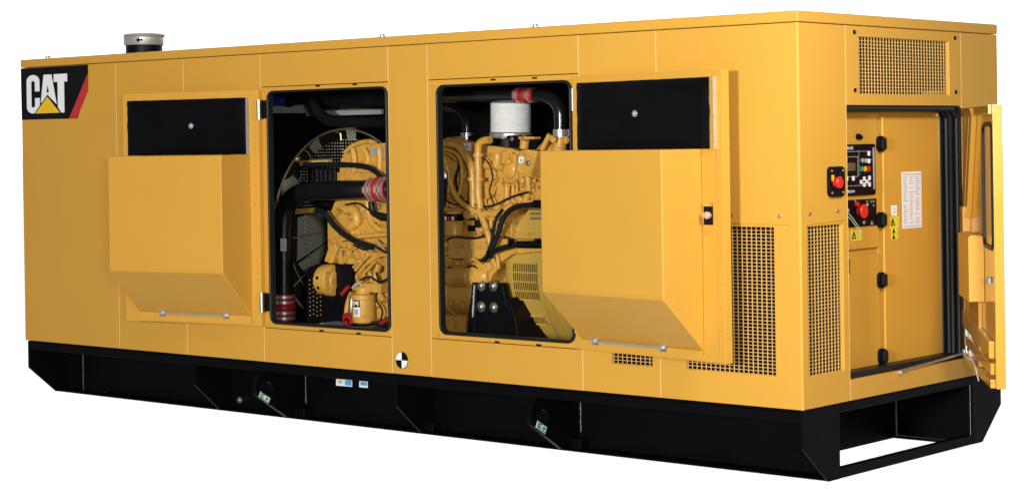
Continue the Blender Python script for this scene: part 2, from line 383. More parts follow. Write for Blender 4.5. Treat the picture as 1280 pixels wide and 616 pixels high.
# grilles (square mesh of wires)
def grille(a0, a1, z0, z1, pa, pz, end=False, wv=.0025, wh=.0019):
    b = MB(); na = round((a1-a0)/pa); nz = round((z1-z0)/pz)
    for i in range(na+1):
        a = a0+(a1-a0)*i/na
        if end: b.box(L-.020, L-.016, a-wv, a+wv, z0-.004, z1+.004, 'wire')
        else: b.box(a-wv, a+wv, .016, .020, z0-.004, z1+.004, 'wire')
    for j in range(nz+1):
        z = z0+(z1-z0)*j/nz
        if end: b.box(L-.0192, L-.0168, a0-.004, a1+.004, z-wh, z+wh, 'wire')
        else: b.box(a0-.004, a1+.004, .0168, .0192, z-wh, z+wh, 'wire')
    return b.build('ventilation_grille', enc, smooth=False)
grille(*MESH_F, .0315, .0192); grille(*MESH_S, .0315, .0192)
grille(*MESH_E, .0310, .0192, True); grille(*VENT, .0325, .0192, True)
# door seals
def seal(op, name='door_seal'):
    x0, x1, z0, z1 = op; b = MB()
    out = rrect(x0-.001, x1+.001, z0-.001, z1+.001, .056); inn = rrect(x0+.015, x1-.003, z0+.017, z1-.010, .042)
    b.plate([out, inn], .028, 'rubber', ((0,-.012,0), (1,0,0), (0,0,1), (0,1,0)))
    c = [(x, -.012, z) for x, z in rrect(x0+.008, x1-.005, z0+.008, z1-.006, .048)]
    b.tube(c+[c[0]], .008, 'rubber', n=10, smooth=False)
    b.plate([rrect(x0+.010, x1-.002, z0+.012, z1-.007, .045), inn], .012, 'rubber', ((0,.017,0), (1,0,0), (0,0,1), (0,1,0)))
    return b.build(name, enc)
seal(O1); seal(O2)
for op in (O1, O2):       # small slots above and below each opening
    for fx in (.48, .82):
        for z in (op[2]-.022, op[3]+.020):
            b = MB(); b.obox((op[0]+fx*(op[1]-op[0])*.9, -.001, z), ((1,0,0),(0,1,0),(0,0,1)), (.018,.003,.005), 'black'); b.build('edge_clip', enc)
    for z, r in ((op[2]-.012, .009), (op[3]+.005, .012)):
        b = MB(); b.bolt((op[0]-.02,-.001,z), (0,-1,0), r, 'engine'); b.build('frame_bolt', enc)
# seal of the end opening: ribbed rubber strip
b = MB()
for k in range(4):
    x = L-.012-.034*k; r = .015
    b.tube([(x, .475, 1.585), (x, 1.66, 1.585), (x, 1.715-.012*(k%2), 1.53), (x, 1.715-.012*(k%2), .14)], r, 'rubber', n=10, res=3, smooth=False)
b.box(6.70, L-.004, 1.725, 1.755, .12, 1.60, 'rubber'); b.box(6.72, L-.01, .472, 1.72, 1.590, 1.604, 'rubber')
b.box(6.74, L-.02, .475, 1.72, .112, .150, 'rubber')
b.build('door_seal', enc)

# brand plate (flat sign on the wall)
b = MB(); y = -.003
out = [(0.000, 0.000, 2.035), (0.818, 0.000, 2.035), (0.817, 0.000, 1.891), (0.685, 0.000, 1.649), (0.004, 0.000, 1.651)]
b.slab([(p[0], y, p[2]) for p in out], (0,.0025,0), 'black')
sgn = b.build('brand_plate', enc, smooth=False)
b = MB()
rd = [(0.819, 0.000, 1.972), (0.818, 0.000, 1.848), (0.678, 0.000, 1.648), (0.589, 0.000, 1.649)]
b.slab([(p[0], y-.0022, p[2]) for p in rd], (0,.0018,0), 'signred'); b.build('red_stripe', sgn, smooth=False)
# letters: mapped on the plate's own rectangle
LX0, LX1, LZ0, LZ1 = .075, .588, 1.695, 1.982
def put(poly, holes=(), m='white', yy=-.0055, t=.0022, box=None):
    x0, x1, z0, z1 = box or (LX0, LX1, LZ0, LZ1)
    f = lambda P: [(x0+p[0]*(x1-x0), z0+p[1]*(z1-z0)) for p in P]
    bb = MB(); bb.plate([f(poly)]+[f(hh) for hh in holes], t, m, ((0,yy,0), (1,0,0), (0,0,1), (0,1,0))); return bb
C_, A_, Ah_, T_, tri_ = letters()
for poly, hs in ((C_, ()), (A_, (Ah_,)), (T_, ())): put(poly, hs).build('lettering', sgn, smooth=False)
put([(.165,-.02), (.845,-.02), (.505,.475)], m='black', yy=-.0072, t=.0015).build('triangle_border', sgn, smooth=False)
put(tri_, m='signyellow', yy=-.0090, t=.0016).build('yellow_triangle', sgn, smooth=False)

# balance point mark
cx, cz, r = 3.938, .089, .053
b = MB()
b.plate([arcpts(cx, cz, r, r, 0, 360, 32)[:-1]], .002, 'black', ((0,-.0025,0), (1,0,0), (0,0,1), (0,1,0)))
for a in (90, 270): b.plate([[(cx, cz)]+arcpts(cx, cz, r*.94, r*.94, a, a+90, 10)], .0012, 'white', ((0,-.0040,0), (1,0,0), (0,0,1), (0,1,0)))
b.build('balance_mark', enc, smooth=False)

# emergency stop on the corner post
b = MB(); b.plate([rrect(.262, .416, 1.112, 1.275, .03)], .02, 'black', ((L+.020,0,0), (0,1,0), (0,0,1), (-1,0,0)))
es = b.build('emergency_stop', enc, bevel=.004)
b = MB(); b.lathe((L+.018,.315,1.19), (1,0,0), [(0,.026),(.010,.026),(.010,.018),(.020,.018),(.022,.032),(.032,.032),(.038,.026)], 'redbtn', 20); b.build('push_button', es)
for yy, zz in ((.283,1.135),(.395,1.135),(.283,1.252),(.395,1.252)):
    b = MB(); b.bolt((L+.020,yy,zz), (1,0,0), .005, 'steel'); b.build('screw', es)
b = MB(); b.obox((L+.021,.29,1.215), ((1,0,0),(0,1,0),(0,0,1)), (.0015,.012,.016), 'amber'); b.build('caution_label', es)

# exhaust outlet on the roof
ex, ey = (0.457, 0.800, 2.192)[:2]
b = MB(); b.lathe((ex,ey,H-.02), (0,0,1), [(0,.139),(.16,.139)], 'black', 40); b.tube([(ex+.1, ey-.143, H+.05), (ex+.1, ey-.143, H-.01)], .008, 'brasswire', n=6)
eo = b.build('exhaust_outlet', enc)
b = MB(); b.lathe((ex,ey,H+.110), (0,0,1), [(0,.146),(.004,.149),(.058,.149),(.064,.157),(.074,.160),(.082,.155),(.086,.148),(.086,.128),(.02,.128)], 'capsteel', 44, caps=False)
b.lathe((ex,ey,H+.13), (0,0,1), [(0,.128),(.01,.128)], 'dark', 32)
b.obox((ex-.115,ey-.115,H+.15), ((1,-1,0),(1,1,0),(0,0,1)), (.03,.012,.03), 'steel'); b.obox((ex-.15,ey+.05,H+.135), ((1,0,0),(0,1,0),(0,0,1)), (.03,.02,.028), 'zinc')
b.build('clamp_band', eo)
b = MB(); b.tube([(ex+.075,ey-.131,H+.145), (ex+.115,ey-.105,H+.145)], .007, 'black', n=8, smooth=False); b.obox((ex+.09,ey-.125,H+.145), ((1,.6,0),(-.6,1,0),(0,0,1)), (.005,.006,.018), 'black'); b.build('clamp_bolt', eo)

# ---- side doors (opened, lying towards the wall)
def side_door(h, ang, wid, foam, hood, right):
    a = math.radians(ang); d = V((math.cos(a), math.sin(a), 0)); n = V((-d.y, d.x, 0))
    if n.y > 0: n = -n
    h = V(h); up = V((0,0,1)); fr = (h, d, up, n)
    P = lambda u, z, k=0: h+d*u+up*z+n*k
    z0, z1 = .243, 1.801
    b = MB()
    # leaf with a shallow rim
    b.plate([rect(0, wid, z0, z1)], .052, 'yellow', (h-n*.055, d, up, n))
    rimo = rect(0, wid, z0, z1); rimi = rect(.030, wid-.045, z0+.035, z1-.038)
    b.plate([rimo, rimi], .0035, 'yellow', (h-n*.004, d, up, n))
    door = b.build('side_door', enc, bevel=.004)
    # rivets round the rim
    b = MB()
    for k in range(11): b.bolt(P(wid-.022 if right else .040, .42+k*.125, .0), n, .0055, 'yellow')
    for k in range(12): b.bolt(P(.06+(wid-.12)*k/11, z0+.026, .0), n, .0055, 'zinc' if k % 3 == 0 else 'yellow')
    b.build('rivet_row', door)
    u0, u1, f0, f1 = foam
    b = MB(); nu, nz = 30, 14; vs = []; fs = []
    for j in range(nz+1):
        for i in range(nu+1):
            e = min(i, nu-i, j, nz-j); wob = random.uniform(-.0008, .0008)
            du = random.uniform(-.0025,.0025) if e == 0 else 0
            dip = -.012*math.exp(-(((i-nu*.46)/2.4)**2+((j-nz*.52)/2.0)**2))
            vs.append(P(u0+(u1-u0)*i/nu+du, f0+(f1-f0)*j/nz+du*.3, (.002 if e == 0 else .016)+wob+dip))
    for j in range(nz):
        for i in range(nu): q = j*(nu+1)+i; fs.append((q, q+1, q+nu+2, q+nu+1))
    b.add(vs, fs, 'foam'); fm = b.build('foam_pad', door, angle=180)
    uc = u0+(u1-u0)*(.46); zc = f0+(f1-f0)*.52
    b = MB(); b.lathe(P(uc, zc, .008), n, [(0,.020),(.003,.018),(.005,.009),(.010,.006),(.012,.003)], 'steel', 18); b.build('retaining_pin', fm)
    # edge lip of foam opening
    b = MB(); e = wid-.045 if right else .085
    b.beam(P(e, f0, .012), P(e, f1, .012), .004, .024, 'steel' if right else 'grey', up=n); b.build('edge_strip', door)
    # hood: a box open to the top with sloping foot
    a0, a1, t0, t1, tb, kk = hood
    b = MB()
    A, B_, C, D = P(a0,t1,kk), P(a1,t1,kk), P(a1,t0,kk), P(a0,t0,kk)
    a0b = a0; E, F_ = P(a0, t1, .001), P(a1, t1, .001); Gq, Hq = P(a1, tb, .001), P(a0, tb, .001)
    vs = [A, B_, C, D, E, F_, Gq, Hq]
    # outer skins (front, slope, two sides) as thin folded sheet
    b.add(vs, [(0,1,2,3), (3,2,6,7), (1,5,6,2), (0,3,7,4), (0,4,5,1)], 'yellow')
    hd = b.build('air_hood', door, bevel=.007, smooth=True, angle=20)
    b = MB()
    lo, hi = min(a0,a1), max(a0,a1)
    for k in range(5): b.bolt(P(lo+.03+(hi-lo-.06)*k/4, t0+.012, kk), n, .005, 'yellow')
    b.beam(P(lo,t0+.022,kk+.0015), P(hi,t0+.022,kk+.0015), .003, .004, 'yellow', up=n)
    if right: b.bolt(P(a1-.004, t0+.15, kk*.7), d, .004, 'yellow')
    b.build('rivet_row', hd)
    # flange of hood foot and stay rod
    b = MB(); b.beam(P(lo,tb-.025,.006), P(hi,tb-.025,.006), .052, .006, 'yellow', up=n); b.build('hood_flange', hd)
    return door, P, d, n
LD, LP, Ld, Ln = side_door((2.690,-.040,0), 190.8, 1.17, (.084,1.128,1.376,1.752), (1.045,.080,.605,1.375,.306,.30), False)
RD, RP, Rd, Rn = side_door((5.364,-.036,0), -8.24, 1.168, (.038,1.078,1.380,1.762), (.050,1.010,.590,1.381,.302,.30), True)
def rod(P, n, d, ua, ub, z, door):
    b = MB(); b.tube([P(ua, z, .022), P(ub, z, .022)], .0085, 'steel', n=10, smooth=False)
    r_ = b.build('stay_rod', door)
    for u in (ua, ub):
        b = MB(); b.obox(P(u, z-.006, .012), (d, (0,0,1), n), (.022,.014,.012), 'zinc'); b.rcyl(P(u, z, .010), P(u, z, .042), .012, 'steel', 12); b.tube([P(u-.03,z+.012,.022),P(u+.03,z+.016,.022)], .007, 'steel', n=8, smooth=False)
        b.build('rod_clip', r_)
rod(LP, Ln, Ld, .826, .280, .304, LD); rod(RP, Rn, Rd, .181, .722, .300, RD)
# hinges of left door, latch of right door
for z in (1.67, .40):
    b = MB(); b.cyl((2.705,-.05,z-.065), (2.705,-.05,z+.065), .014, 'zinc', 12); b.obox((2.722,-.022,z), ((1,0,0),(0,1,0),(0,0,1)), (.016,.006,.06), 'black')
    b.obox(LP(.02,z,.004), (Ld,(0,0,1),Ln), (.014,.055,.004), 'yellow'); b.build('hinge', LD)
for z in (1.67, .40):
    b = MB(); b.cyl((5.355,-.02,z-.065), (5.355,-.02,z+.065), .012, 'zinc', 12); b.build('hinge', RD)
b = MB(); b.obox(RP(1.060,1.030,.003), (Rd,(0,0,1),Rn), (.030,.062,.004), 'black')
b.obox(RP(1.060,1.085,.004), (Rd,(0,0,1),Rn), (.030,.010,.004), 'engine'); b.obox(RP(1.062,.962,.004), (Rd,(0,0,1),Rn), (.030,.014,.004), 'yellow')
b.obox(RP(1.050,1.028,.012), (Rd,(0,0,1),Rn), (.020,.012,.010), 'steel'); b.rcyl(RP(1.068,1.028,.004), RP(1.068,1.028,.03), .021, 'steel', 14)
b.build('latch', RD)

# ---- end door, swung open
eh = V((6.875,1.765,0)); ed = V((.77,-1.12,0)).normalized(); en = V((ed.y,-ed.x,0)); up = V((0,0,1))
EP = lambda u, z, k=0: eh+ed*u+up*z+en*k
EF = (eh, ed, up, -en)
EZ0, EZ1, EW = .100, 1.592, 1.352
WN = (.905, 1.315, .82, 1.50)
b = MB(); b.plate([rect(.0, EW, EZ0, EZ1), rrect(*WN, .05)], .050, 'gloss', EF); edoor = b.build('end_door', enc, bevel=.004)
b = MB(); b.plate([rrect(WN[0]+.01, WN[1]-.01, WN[2]+.01, WN[3]-.01, .05)], .006, 'glass', (eh-en*.008, ed, up, -en)); b.build('window_pane', edoor)
b = MB(); c = [EP(u, z, -.004) for u, z in rrect(WN[0]+.012, WN[1]-.012, WN[2]+.012, WN[3]-.012, .05)]; b.tube(c+[c[0]], .012, 'rubber', n=8, smooth=False); b.build('window_gasket', edoor)
def channel(p, q, w, k, name='door_stiffener', m='gloss'):
    b = MB(); p_, q_ = EP(*p), EP(*q); dd = (q_-p_).normalized(); side = dd.cross(en).normalized()
    b.obox((p_+q_)/2+en*k/2, (dd, side, en), ((q_-p_).length/2, w/2, k/2), m); return b.build(name, edoor, bevel=.004)
channel((.36,1.56), (.02,.95), .12, .018); channel((.62,1.56), (.30,.98), .10, .03)
channel((.20,.50), (.20,1.02), .16, .045); channel((.02,.36), (1.30,.30), .09, .03); channel((.02,.24), (1.30,.20), .06, .022)
channel((.03,1.565), (1.33,1.565), .05, .02); channel((.03,.125), (1.33,.125), .045, .028); channel((.75,.15), (.75,.75), .05, .02)
b = MB()
b.obox(EP(.66,.70,.043), (ed, up, en), (.25,.178,.042), 'yellow'); b.obox(EP(.66,.872,.043), (ed, up, en), (.235,.012,.030), 'engine'); b.build('document_pocket', edoor, bevel=.003)
b = MB(); b.obox(EP(.12,.25,.006), (ed, up, en), (.11,.10,.005), 'white'); b.cyl(EP(.12,.16,.014), EP(.12,.34,.014), .012, 'steel', 10)
for du, dz in ((-.07,-.06),(.07,-.06),(-.07,.06),(.07,.06)): b.bolt(EP(.12+du,.25+dz,.011), en, .012, 'black')
b.build('hinge', edoor)
b = MB(); b.obox(EP(1.19,.66,.012), (ed, up, en), (.04,.015,.008), 'grey'); b.build('latch_keeper', edoor)
b = MB(); b.obox(EP(1.1,1.40,-.015), (ed, up, en), (.10,.03,.004), 'redbtn'); b.build('reflector', edoor)
b = MB(); b.tube([EP(.08,.17,.03), EP(.3,.15,.04), EP(.55,.16,.03), EP(.70,.13,.03), EP(.74,.07,.02)], .0035, 'lag', n=8); b.build('tie_cord', edoor)
# stay of the end door
b = MB(); p0 = V((6.875,.985,.115)); p1 = V((6.885,1.735,.152))
b.tube([p0+V((.0,0,0)), p1], .0075, 'zinc', n=8, smooth=False); b.rcyl(p0+V((-.01,0,-.008)), p0+V((.012,0,-.008)), .012, 'steel', 12); b.rcyl(p1+V((-.005,0,-.02)), p1+V((-.005,0,.02)), .02, 'steel', 12)
b.tube([p1, p1+V((.02,.0,-.03)), EP(.06,.11,.01)], .01, 'steel', n=8, smooth=False)
b.build('stay_rod', edoor)

# ================================================================== control cabinet behind the end door
CX = 6.765
cab = thing('control_cabinet', 'tall yellow switchgear cabinet with black controller standing inside the open end door', 'control cabinet', (6.6, 1.1, .03))
b = MB(); b.box(6.10, CX-.020, .475, 1.690, .032, 1.585, 'yellow'); b.build('cabinet_body', cab, bevel=.005)
def cdoor(y0, y1, z0, z1, holes=()):
    b = MB(); b.plate([rect(y0, y1, z0, z1)]+list(holes), .018, 'yellow', endfr(CX)); return b.build('cabinet_door', cab, bevel=.006, seg=3)
yd = (6.765, 0.991, 1.073)[1]
zA = (6.765, 0.802, 0.807)[2]; zB = (6.765, 0.801, 0.771)[2]; zbot = (6.765, 0.783, 0.145)[2]
ctl_door = cdoor(.485, yd-.022, zA, 1.572); low_door = cdoor(.485, yd-.022, zbot, zB); data_door = cdoor(yd+.035, 1.655, zbot-.01, 1.545)
b = MB(); b.box(CX-.020, CX-.004, 1.664, 1.686, .05, 1.57, 'wire'); b.box(CX-.020, CX-.010, yd-.016, yd+.028, .05, 1.57, 'yellow'); b.build('cabinet_frame', cab, bevel=.003)
for py, par in ((180, ctl_door), (275, ctl_door), (350, low_door), (445, low_door)):
    q = on_ = {180: (6.775, 0.983, 1.390), 275: (6.775, 0.975, 0.961), 350: (6.775, 0.970, 0.622), 445: (6.775, 0.966, 0.193)}[py]
    b = MB(); b.plate([rrect(q[1]-.036, q[1]+.036, q[2]-.045, q[2]+.045, .030)], .02, 'black', ((CX+.016,0,0), (0,1,0), (0,0,1), (-1,0,0)))
    b.plate([rrect(q[1]-.012, q[1]+.030, q[2]-.036, q[2]+.036, .018)], .014, 'rubber', ((CX+.032,0,0), (0,1,0), (0,0,1), (-1,0,0)))
    b.build('handle', par, bevel=.004)
b = MB(); b.rcyl((6.765, 0.742, 1.433), V((6.765, 0.742, 1.433))+V((.025,0,0)), .016, 'black', 12); b.rcyl((6.765, 0.768, 1.428), V((6.765, 0.768, 1.428))+V((.02,0,0)), .011, 'black', 12); b.build('key_lock', ctl_door)
# controller
def XR(x, y0, y1, z0, z1, t, m, b): b.box(x, x+t, y0, y1, z0, z1, m)
cz1 = (6.765, 0.913, 1.391)[2]; cz0 = (6.765, 0.905, 1.107)[2]; cy1 = (6.765, 0.913, 1.256)[1]; cy0 = cy1-.40
b = MB(); b.plate([rrect(cy0, cy1, cz0, cz1, .012)], .014, 'black', ((CX+.0145,0,0), (0,1,0), (0,0,1), (-1,0,0)))
ctl = b.build('controller', cab, bevel=.003)
K = CX+.0145
def at(px_y, px_z): return px_y, px_z
b = MB()
b.box(K, K+.006, cy1-.026, cy1-.018, cz0+.03, cz1-.02, 'grey')
dl = (6.781, 0.695, 1.267)
b.box(K, K+.002, cy0+.10, dl[1], dl[2]-.022, dl[2]+.022, 'lcd')
fr_y = dl[1]+.028
for z in (dl[2]-.055, dl[2]+.055): b.box(K, K+.0015, cy0+.04, fr_y, z-.0014, z+.0014, 'ink')
b.box(K, K+.0014, fr_y-.0014, fr_y+.0014, dl[2]-.055, dl[2]+.055, 'ink')
for z in (cz1-.040, cz0+.055): b.box(K, K+.0013, cy0+.02, cy1-.05, z-.0012, z+.0012, 'ink')
b.box(K, K+.0012, fr_y+.012, fr_y+.0145, dl[2]-.05, dl[2]+.09, 'ink'); b.box(K, K+.0012, fr_y+.014, cy1-.032, dl[2]+.033, dl[2]+.0355, 'ink')
for yy in (cy0+.02, cy1-.10, cy1-.03):
    for zz in (cz0+.012, cz1-.012): b.bolt((K, yy, zz), (1,0,0), .005, 'dark')
b.build('display', ctl)
keys = (('white', (6.781, 0.841, 1.338), .011, .013), ('ink', (6.781, 0.772, 1.301), .010, .012), ('ink', (6.781, 0.806, 1.299), .010, .012), ('white', (6.781, 0.840, 1.296), .011, .013),
        ('keygreen', (6.781, 0.762, 1.254), .016, .014), ('amber', (6.781, 0.800, 1.253), .014, .014), ('redbtn', (6.781, 0.839, 1.252), .014, .014),
        ('white', (6.781, 0.672, 1.203), .012, .013), ('white', (6.781, 0.603, 1.204), .012, .013),
        ('white', (6.781, 0.756, 1.181), .012, .011), ('white', (6.781, 0.788, 1.198), .012, .012), ('white', (6.781, 0.787, 1.165), .012, .012), ('white', (6.781, 0.815, 1.182), .012, .011),
        ('white', (6.781, 0.844, 1.201), .011, .013), ('white', (6.781, 0.843, 1.166), .011, .013))
for m_, q, a_, c_ in keys:
    b = MB(); b.plate([rrect(q[1]-a_, q[1]+a_, q[2]-c_, q[2]+c_, .006, 3)], .005, m_, ((K+.004,0,0), (0,1,0), (0,0,1), (-1,0,0))); b.build('key', ctl)
q = (6.781, 0.681, 1.373); text('CATERPILLAR', .024, (K+.001, q[1]-.150, q[2]-.010), (0,1,0), (0,0,1), 'white', ctl).build('lettering', ctl, smooth=False)
q = (6.781, 0.620, 1.129); text('EMCP II+', .022, (K+.001, q[1]-.015, q[2]-.006), (0,1,0), (0,0,1), 'white', ctl).build('lettering', ctl, smooth=False)
# switch panel
sz1 = (6.765, 0.930, 1.084)[2]; sz0 = (6.765, 0.930, 0.933)[2]; sy1 = (6.765, 0.932, 1.007)[1]
b = MB(); b.plate([rect(sy1-.42, sy1, sz0, sz1)], .006, 'black', ((CX+.0065,0,0), (0,1,0), (0,0,1), (-1,0,0)))
for px in ((6.772, 0.704, 1.076), (6.772, 0.831, 1.069), (6.772, 0.874, 1.068), (6.772, 0.900, 1.068), (6.772, 0.900, 1.045), (6.772, 0.794, 0.950), (6.772, 0.880, 0.951)):
    b.bolt((K-.008, px[1], px[2]), (1,0,0), .007, 'zinc')
for px in ((6.772, 0.831, 1.052), (6.772, 0.794, 0.955), (6.772, 0.880, 0.947), (6.772, 0.627, 1.028)): b.box(K-.008, K-.006, px[1]-.010, px[1]+.010, px[2]-.008, px[2]+.008, 'ink')
swp = b.build('switch_panel', cab, smooth=True)
b = MB(); q = (6.772, 0.745, 1.019); b.lathe((K-.008, q[1], q[2]), (1,0,0), [(0,.026),(.008,.026),(.008,.020),(.015,.022),(.022,.038),(.032,.040),(.038,.034)], 'redbtn', 24)
b.build('red_knob', swp)
b = MB(); q = (6.772, 0.708, 1.058); b.rcyl((K-.008, q[1], q[2]), (K+.012, q[1], q[2]), .014, 'redbtn', 14); b.build('red_lamp', swp)
b = MB()
for dz in (0, -.02): b.tube([(K, sy1-.42, sz0+.10+dz), (K+.01, sy1-.34, sz0+.085+dz), (K+.012, sy1-.24, sz0+.012+dz), (K+.004, sy1-.20, sz0-.02+dz)], .0018, 'white', n=6)
b.build('key_ring', swp)
# labels
def sticker(c, parent, m='warn', pict=True, name='warning_label'):
    ys = [p[1] for p in c]; zs = [p[2] for p in c]; y0, y1, z0, z1 = min(ys), max(ys), min(zs), max(zs)
    b = MB(); b.box(CX+.0008, CX+.0026, y0, y1, z0, z1, m)
    if pict:
        w = (y1-y0); hh = z1-z0; cy = y0+w*.27; cz = z0+hh*.5; k = min(w*.2, hh*.36); X_ = CX+.0034
        for p_, q_ in (((cy-k,cz-k*.8),(cy+k,cz-k*.8)), ((cy+k,cz-k*.8),(cy,cz+k)), ((cy,cz+k),(cy-k,cz-k*.8)), ((cy,cz-k*.5),(cy,cz+k*.35))):
            b.beam((X_, *p_), (X_, *q_), .0014, .0055, 'black', up=(1,0,0)) if False else b.tube([(X_,*p_), (X_,*q_)], .0026, 'black', n=5, smooth=False)
        b.box(CX+.0028, CX+.0036, y0+w*.55, y0+w*.88, cz-hh*.26, cz+hh*.26, 'ink'); b.box(CX+.0038, CX+.0043, y0+w*.60, y0+w*.84, cz-hh*.18, cz+hh*.18, m)
    else:
        b.box(CX+.0028, CX+.0036, y0+(y1-y0)*.3, y0+(y1-y0)*.75, z0+(z1-z0)*.28, z0+(z1-z0)*.72, 'ink'); b.box(CX+.0038, CX+.0043, y0+(y1-y0)*.38, y0+(y1-y0)*.67, z0+(z1-z0)*.36, z0+(z1-z0)*.66, 'white')
    return b.build(name, parent, smooth=False)
sticker([(6.765, 0.661, 0.916), (6.765, 0.773, 0.857)], cab); sticker([(6.765, 1.085, 0.974), (6.765, 1.186, 0.909)], data_door); sticker([(6.765, 1.101, 0.908), (6.765, 1.176, 0.877)], data_door); sticker([(6.765, 1.100, 0.874), (6.765, 1.175, 0.843)], data_door)
sticker([(6.765, 1.104, 1.038), (6.765, 1.165, 0.978)], data_door, 'white', False, 'socket_label')
c = [(6.765, 1.226, 1.226), (6.765, 1.446, 0.900)]; y0, y1, z0, z1 = c[0][1], c[1][1], c[1][2], c[0][2]
b = MB(); b.box(CX+.0008, CX+.0026, y0, y1, z0, z1, 'paper')
w = (y1-y0)
b.box(CX+.0028, CX+.0034, y0+.01, y1-.01, z1-.018, z1-.013, 'ink'); b.box(CX+.0028, CX+.0034, y0+.01, y1-.01, z0+.010, z0+.014, 'ink')
for k in range(22):
    z = z1-.030-k*(z1-z0-.05)/22
    for j, (a_, l_) in enumerate(((.05,.24), (.37,.22), (.67,.28))):
        if random.random() < .9: b.box(CX+.0028, CX+.0033, y0+w*a_, y0+w*(a_+l_*random.uniform(.55,1)), z-.0022, z+.0022, 'ink')
b.build('data_sheet', data_door, smooth=False)
b = MB(); q = (6.765, 0.639, 0.718); b.obox((CX+.002, q[1], q[2]), ((1,0,0),(0,1,0),(0,0,1)), (.003,.008,.04), 'zinc'); b.build('hinge', low_door)

# ================================================================== diesel engine
eng = thing('diesel_engine', 'yellow painted diesel engine with black air pipes seen through the open side doors', 'diesel engine', (3.3, 1.10, .03))
EY = .60
def span(p, q): return (p[0], q[0], q[2], p[2])
RGA = span((3.771, 0.598, 1.363), (4.670, 0.598, 1.010)); RGB = span((3.772, 0.558, 1.001), (4.373, 0.558, 0.837)); RGC = span((3.746, 0.578, 0.668), (4.161, 0.578, 0.547))
RGD = span((2.833, 0.548, 1.034), (3.358, 0.548, 0.806)); RGE = span((2.848, 0.558, 0.768), (3.344, 0.558, 0.615)); RGF = span((2.972, 0.568, 0.582), (3.326, 0.568, 0.221))
def rib(b, pts, y0, y1, m='engine'): b.slab(pts, (0, y1-y0, 0), m)
def castings(b, x0, x1, z0, z1, y, nx, nz, dep=.035, seed=1):
    rnd = random.Random(seed)
    xs = [x0]+sorted(x0+(x1-x0)*(i+rnd.uniform(-.25,.25))/nx for i in range(1, nx))+[x1]
    for i in range(nx):
        zs = [z0]+sorted(z0+(z1-z0)*(j+rnd.uniform(-.28,.28))/nz for j in range(1, nz))+[z1]
        for j in range(nz):
            g = rnd.uniform(.005, .011); d = rnd.uniform(.3, 1)*dep
            a0, a1, c0, c1 = xs[i]+g, xs[i+1]-g, zs[j]+g, zs[j+1]-g
            if rnd.random() < .14: continue
            b.box(a0, a1, y-d, y+.05, c0, c1, 'engine'); w, hh = a1-a0, c1-c0; k = rnd.random()
            if k < .35:
                for fx in (.18, .82):
                    for fz in (.18, .82): b.bolt((a0+w*fx, y-d, c0+hh*fz), (0,-1,0), rnd.uniform(.006,.010), 'zinc' if rnd.random() < .3 else 'engine')
            elif k < .6:
                r = min(w, hh)*rnd.uniform(.22,.36); b.lathe(((a0+a1)/2, y-d, (c0+c1)/2), (0,-1,0), [(-.01,r*1.15),(.006,r*1.1),(.012,r),(.03,r*.95),(.034,r*.7)], 'engine', 16)
            elif k < .8:
                for q in range(3): b.box(a0+w*(.2+.27*q), a0+w*(.26+.27*q), y-d-.012, y-d+.002, c0+hh*.12, c1-hh*.12, 'engine')
            else:
                b.tube([(a0+w*.2, y-d-.01, c0), (a0+w*.25, y-d-.03, c0+hh*.4), (a0+w*.7, y-d-.035, c0+hh*.6), (a0+w*.8, y-d-.01, c1)], rnd.uniform(.006,.011), 'engine', n=8)
# --- cylinder block (long body)
b = MB()
b.box(2.62, 4.12, .64, 1.56, .30, .98, 'engine'); b.box(2.70, 4.10, .60, .66, .62, .66, 'engine'); b.box(2.70, 4.10, .61, .65, .34, .40, 'engine')
for k in range(7): b.box(2.78+k*.2, 2.82+k*.2, .612, .65, .36, .95, 'engine')
for k in range(16): b.bolt((2.72+k*.09, .60, .64), (0,-1,0), .012, 'engine')
b.build('cylinder_block', eng, bevel=.008)
b = MB(); b.box(2.70, 4.05, .72, 1.48, .06, .295, 'engine')
for k in range(18): b.bolt((2.74+k*.075, .72, .275), (0,-1,0), .010, 'engine')
b.build('oil_pan', eng, bevel=.03)
# --- cylinder heads and covers
b = MB(); b.box(2.66, 4.10, .70, 1.50, .985, 1.24, 'engine')
for k in range(9): b.box(2.70+k*.155, 2.80+k*.155, .672, .70, 1.0, 1.22, 'engine')
for k in range(20): b.bolt((2.70+k*.072, .67, 1.11), (0,-1,0), .010, 'engine')
b.build('cylinder_head', eng, bevel=.012)
# front housing seen in the first opening
b = MB()
rib(b, [(2.834, 0.560, 1.294), (2.883, 0.560, 1.386), (2.961, 0.560, 1.423), (3.121, 0.560, 1.438), (3.241, 0.560, 1.421), (3.235, 0.560, 1.133), (2.824, 0.560, 1.175)], .56, 1.0)
rib(b, [(3.141, 0.540, 1.427), (3.321, 0.540, 1.441), (3.424, 0.540, 1.440), (3.417, 0.540, 1.135), (3.134, 0.540, 1.133)], .54, 1.0)
b.tube([(2.911, 0.540, 1.381), (2.973, 0.540, 1.418), (3.065, 0.540, 1.444), (3.141, 0.540, 1.449), (3.201, 0.540, 1.437)], .016, 'engine', n=8); b.tube([(2.986, 0.535, 1.402), (2.999, 0.535, 1.327), (2.990, 0.535, 1.241)], .02, 'engine', n=8)
b.tube([(3.097, 0.530, 1.401), (3.134, 0.530, 1.347), (3.117, 0.530, 1.283)], .018, 'engine', n=8); b.tube([(3.240, 0.530, 1.410), (3.246, 0.530, 1.325), (3.236, 0.530, 1.209)], .022, 'engine', n=10); b.tube([(2.888, 0.530, 1.300), (2.980, 0.530, 1.262), (3.132, 0.530, 1.251), (3.237, 0.530, 1.262)], .012, 'engine', n=8)
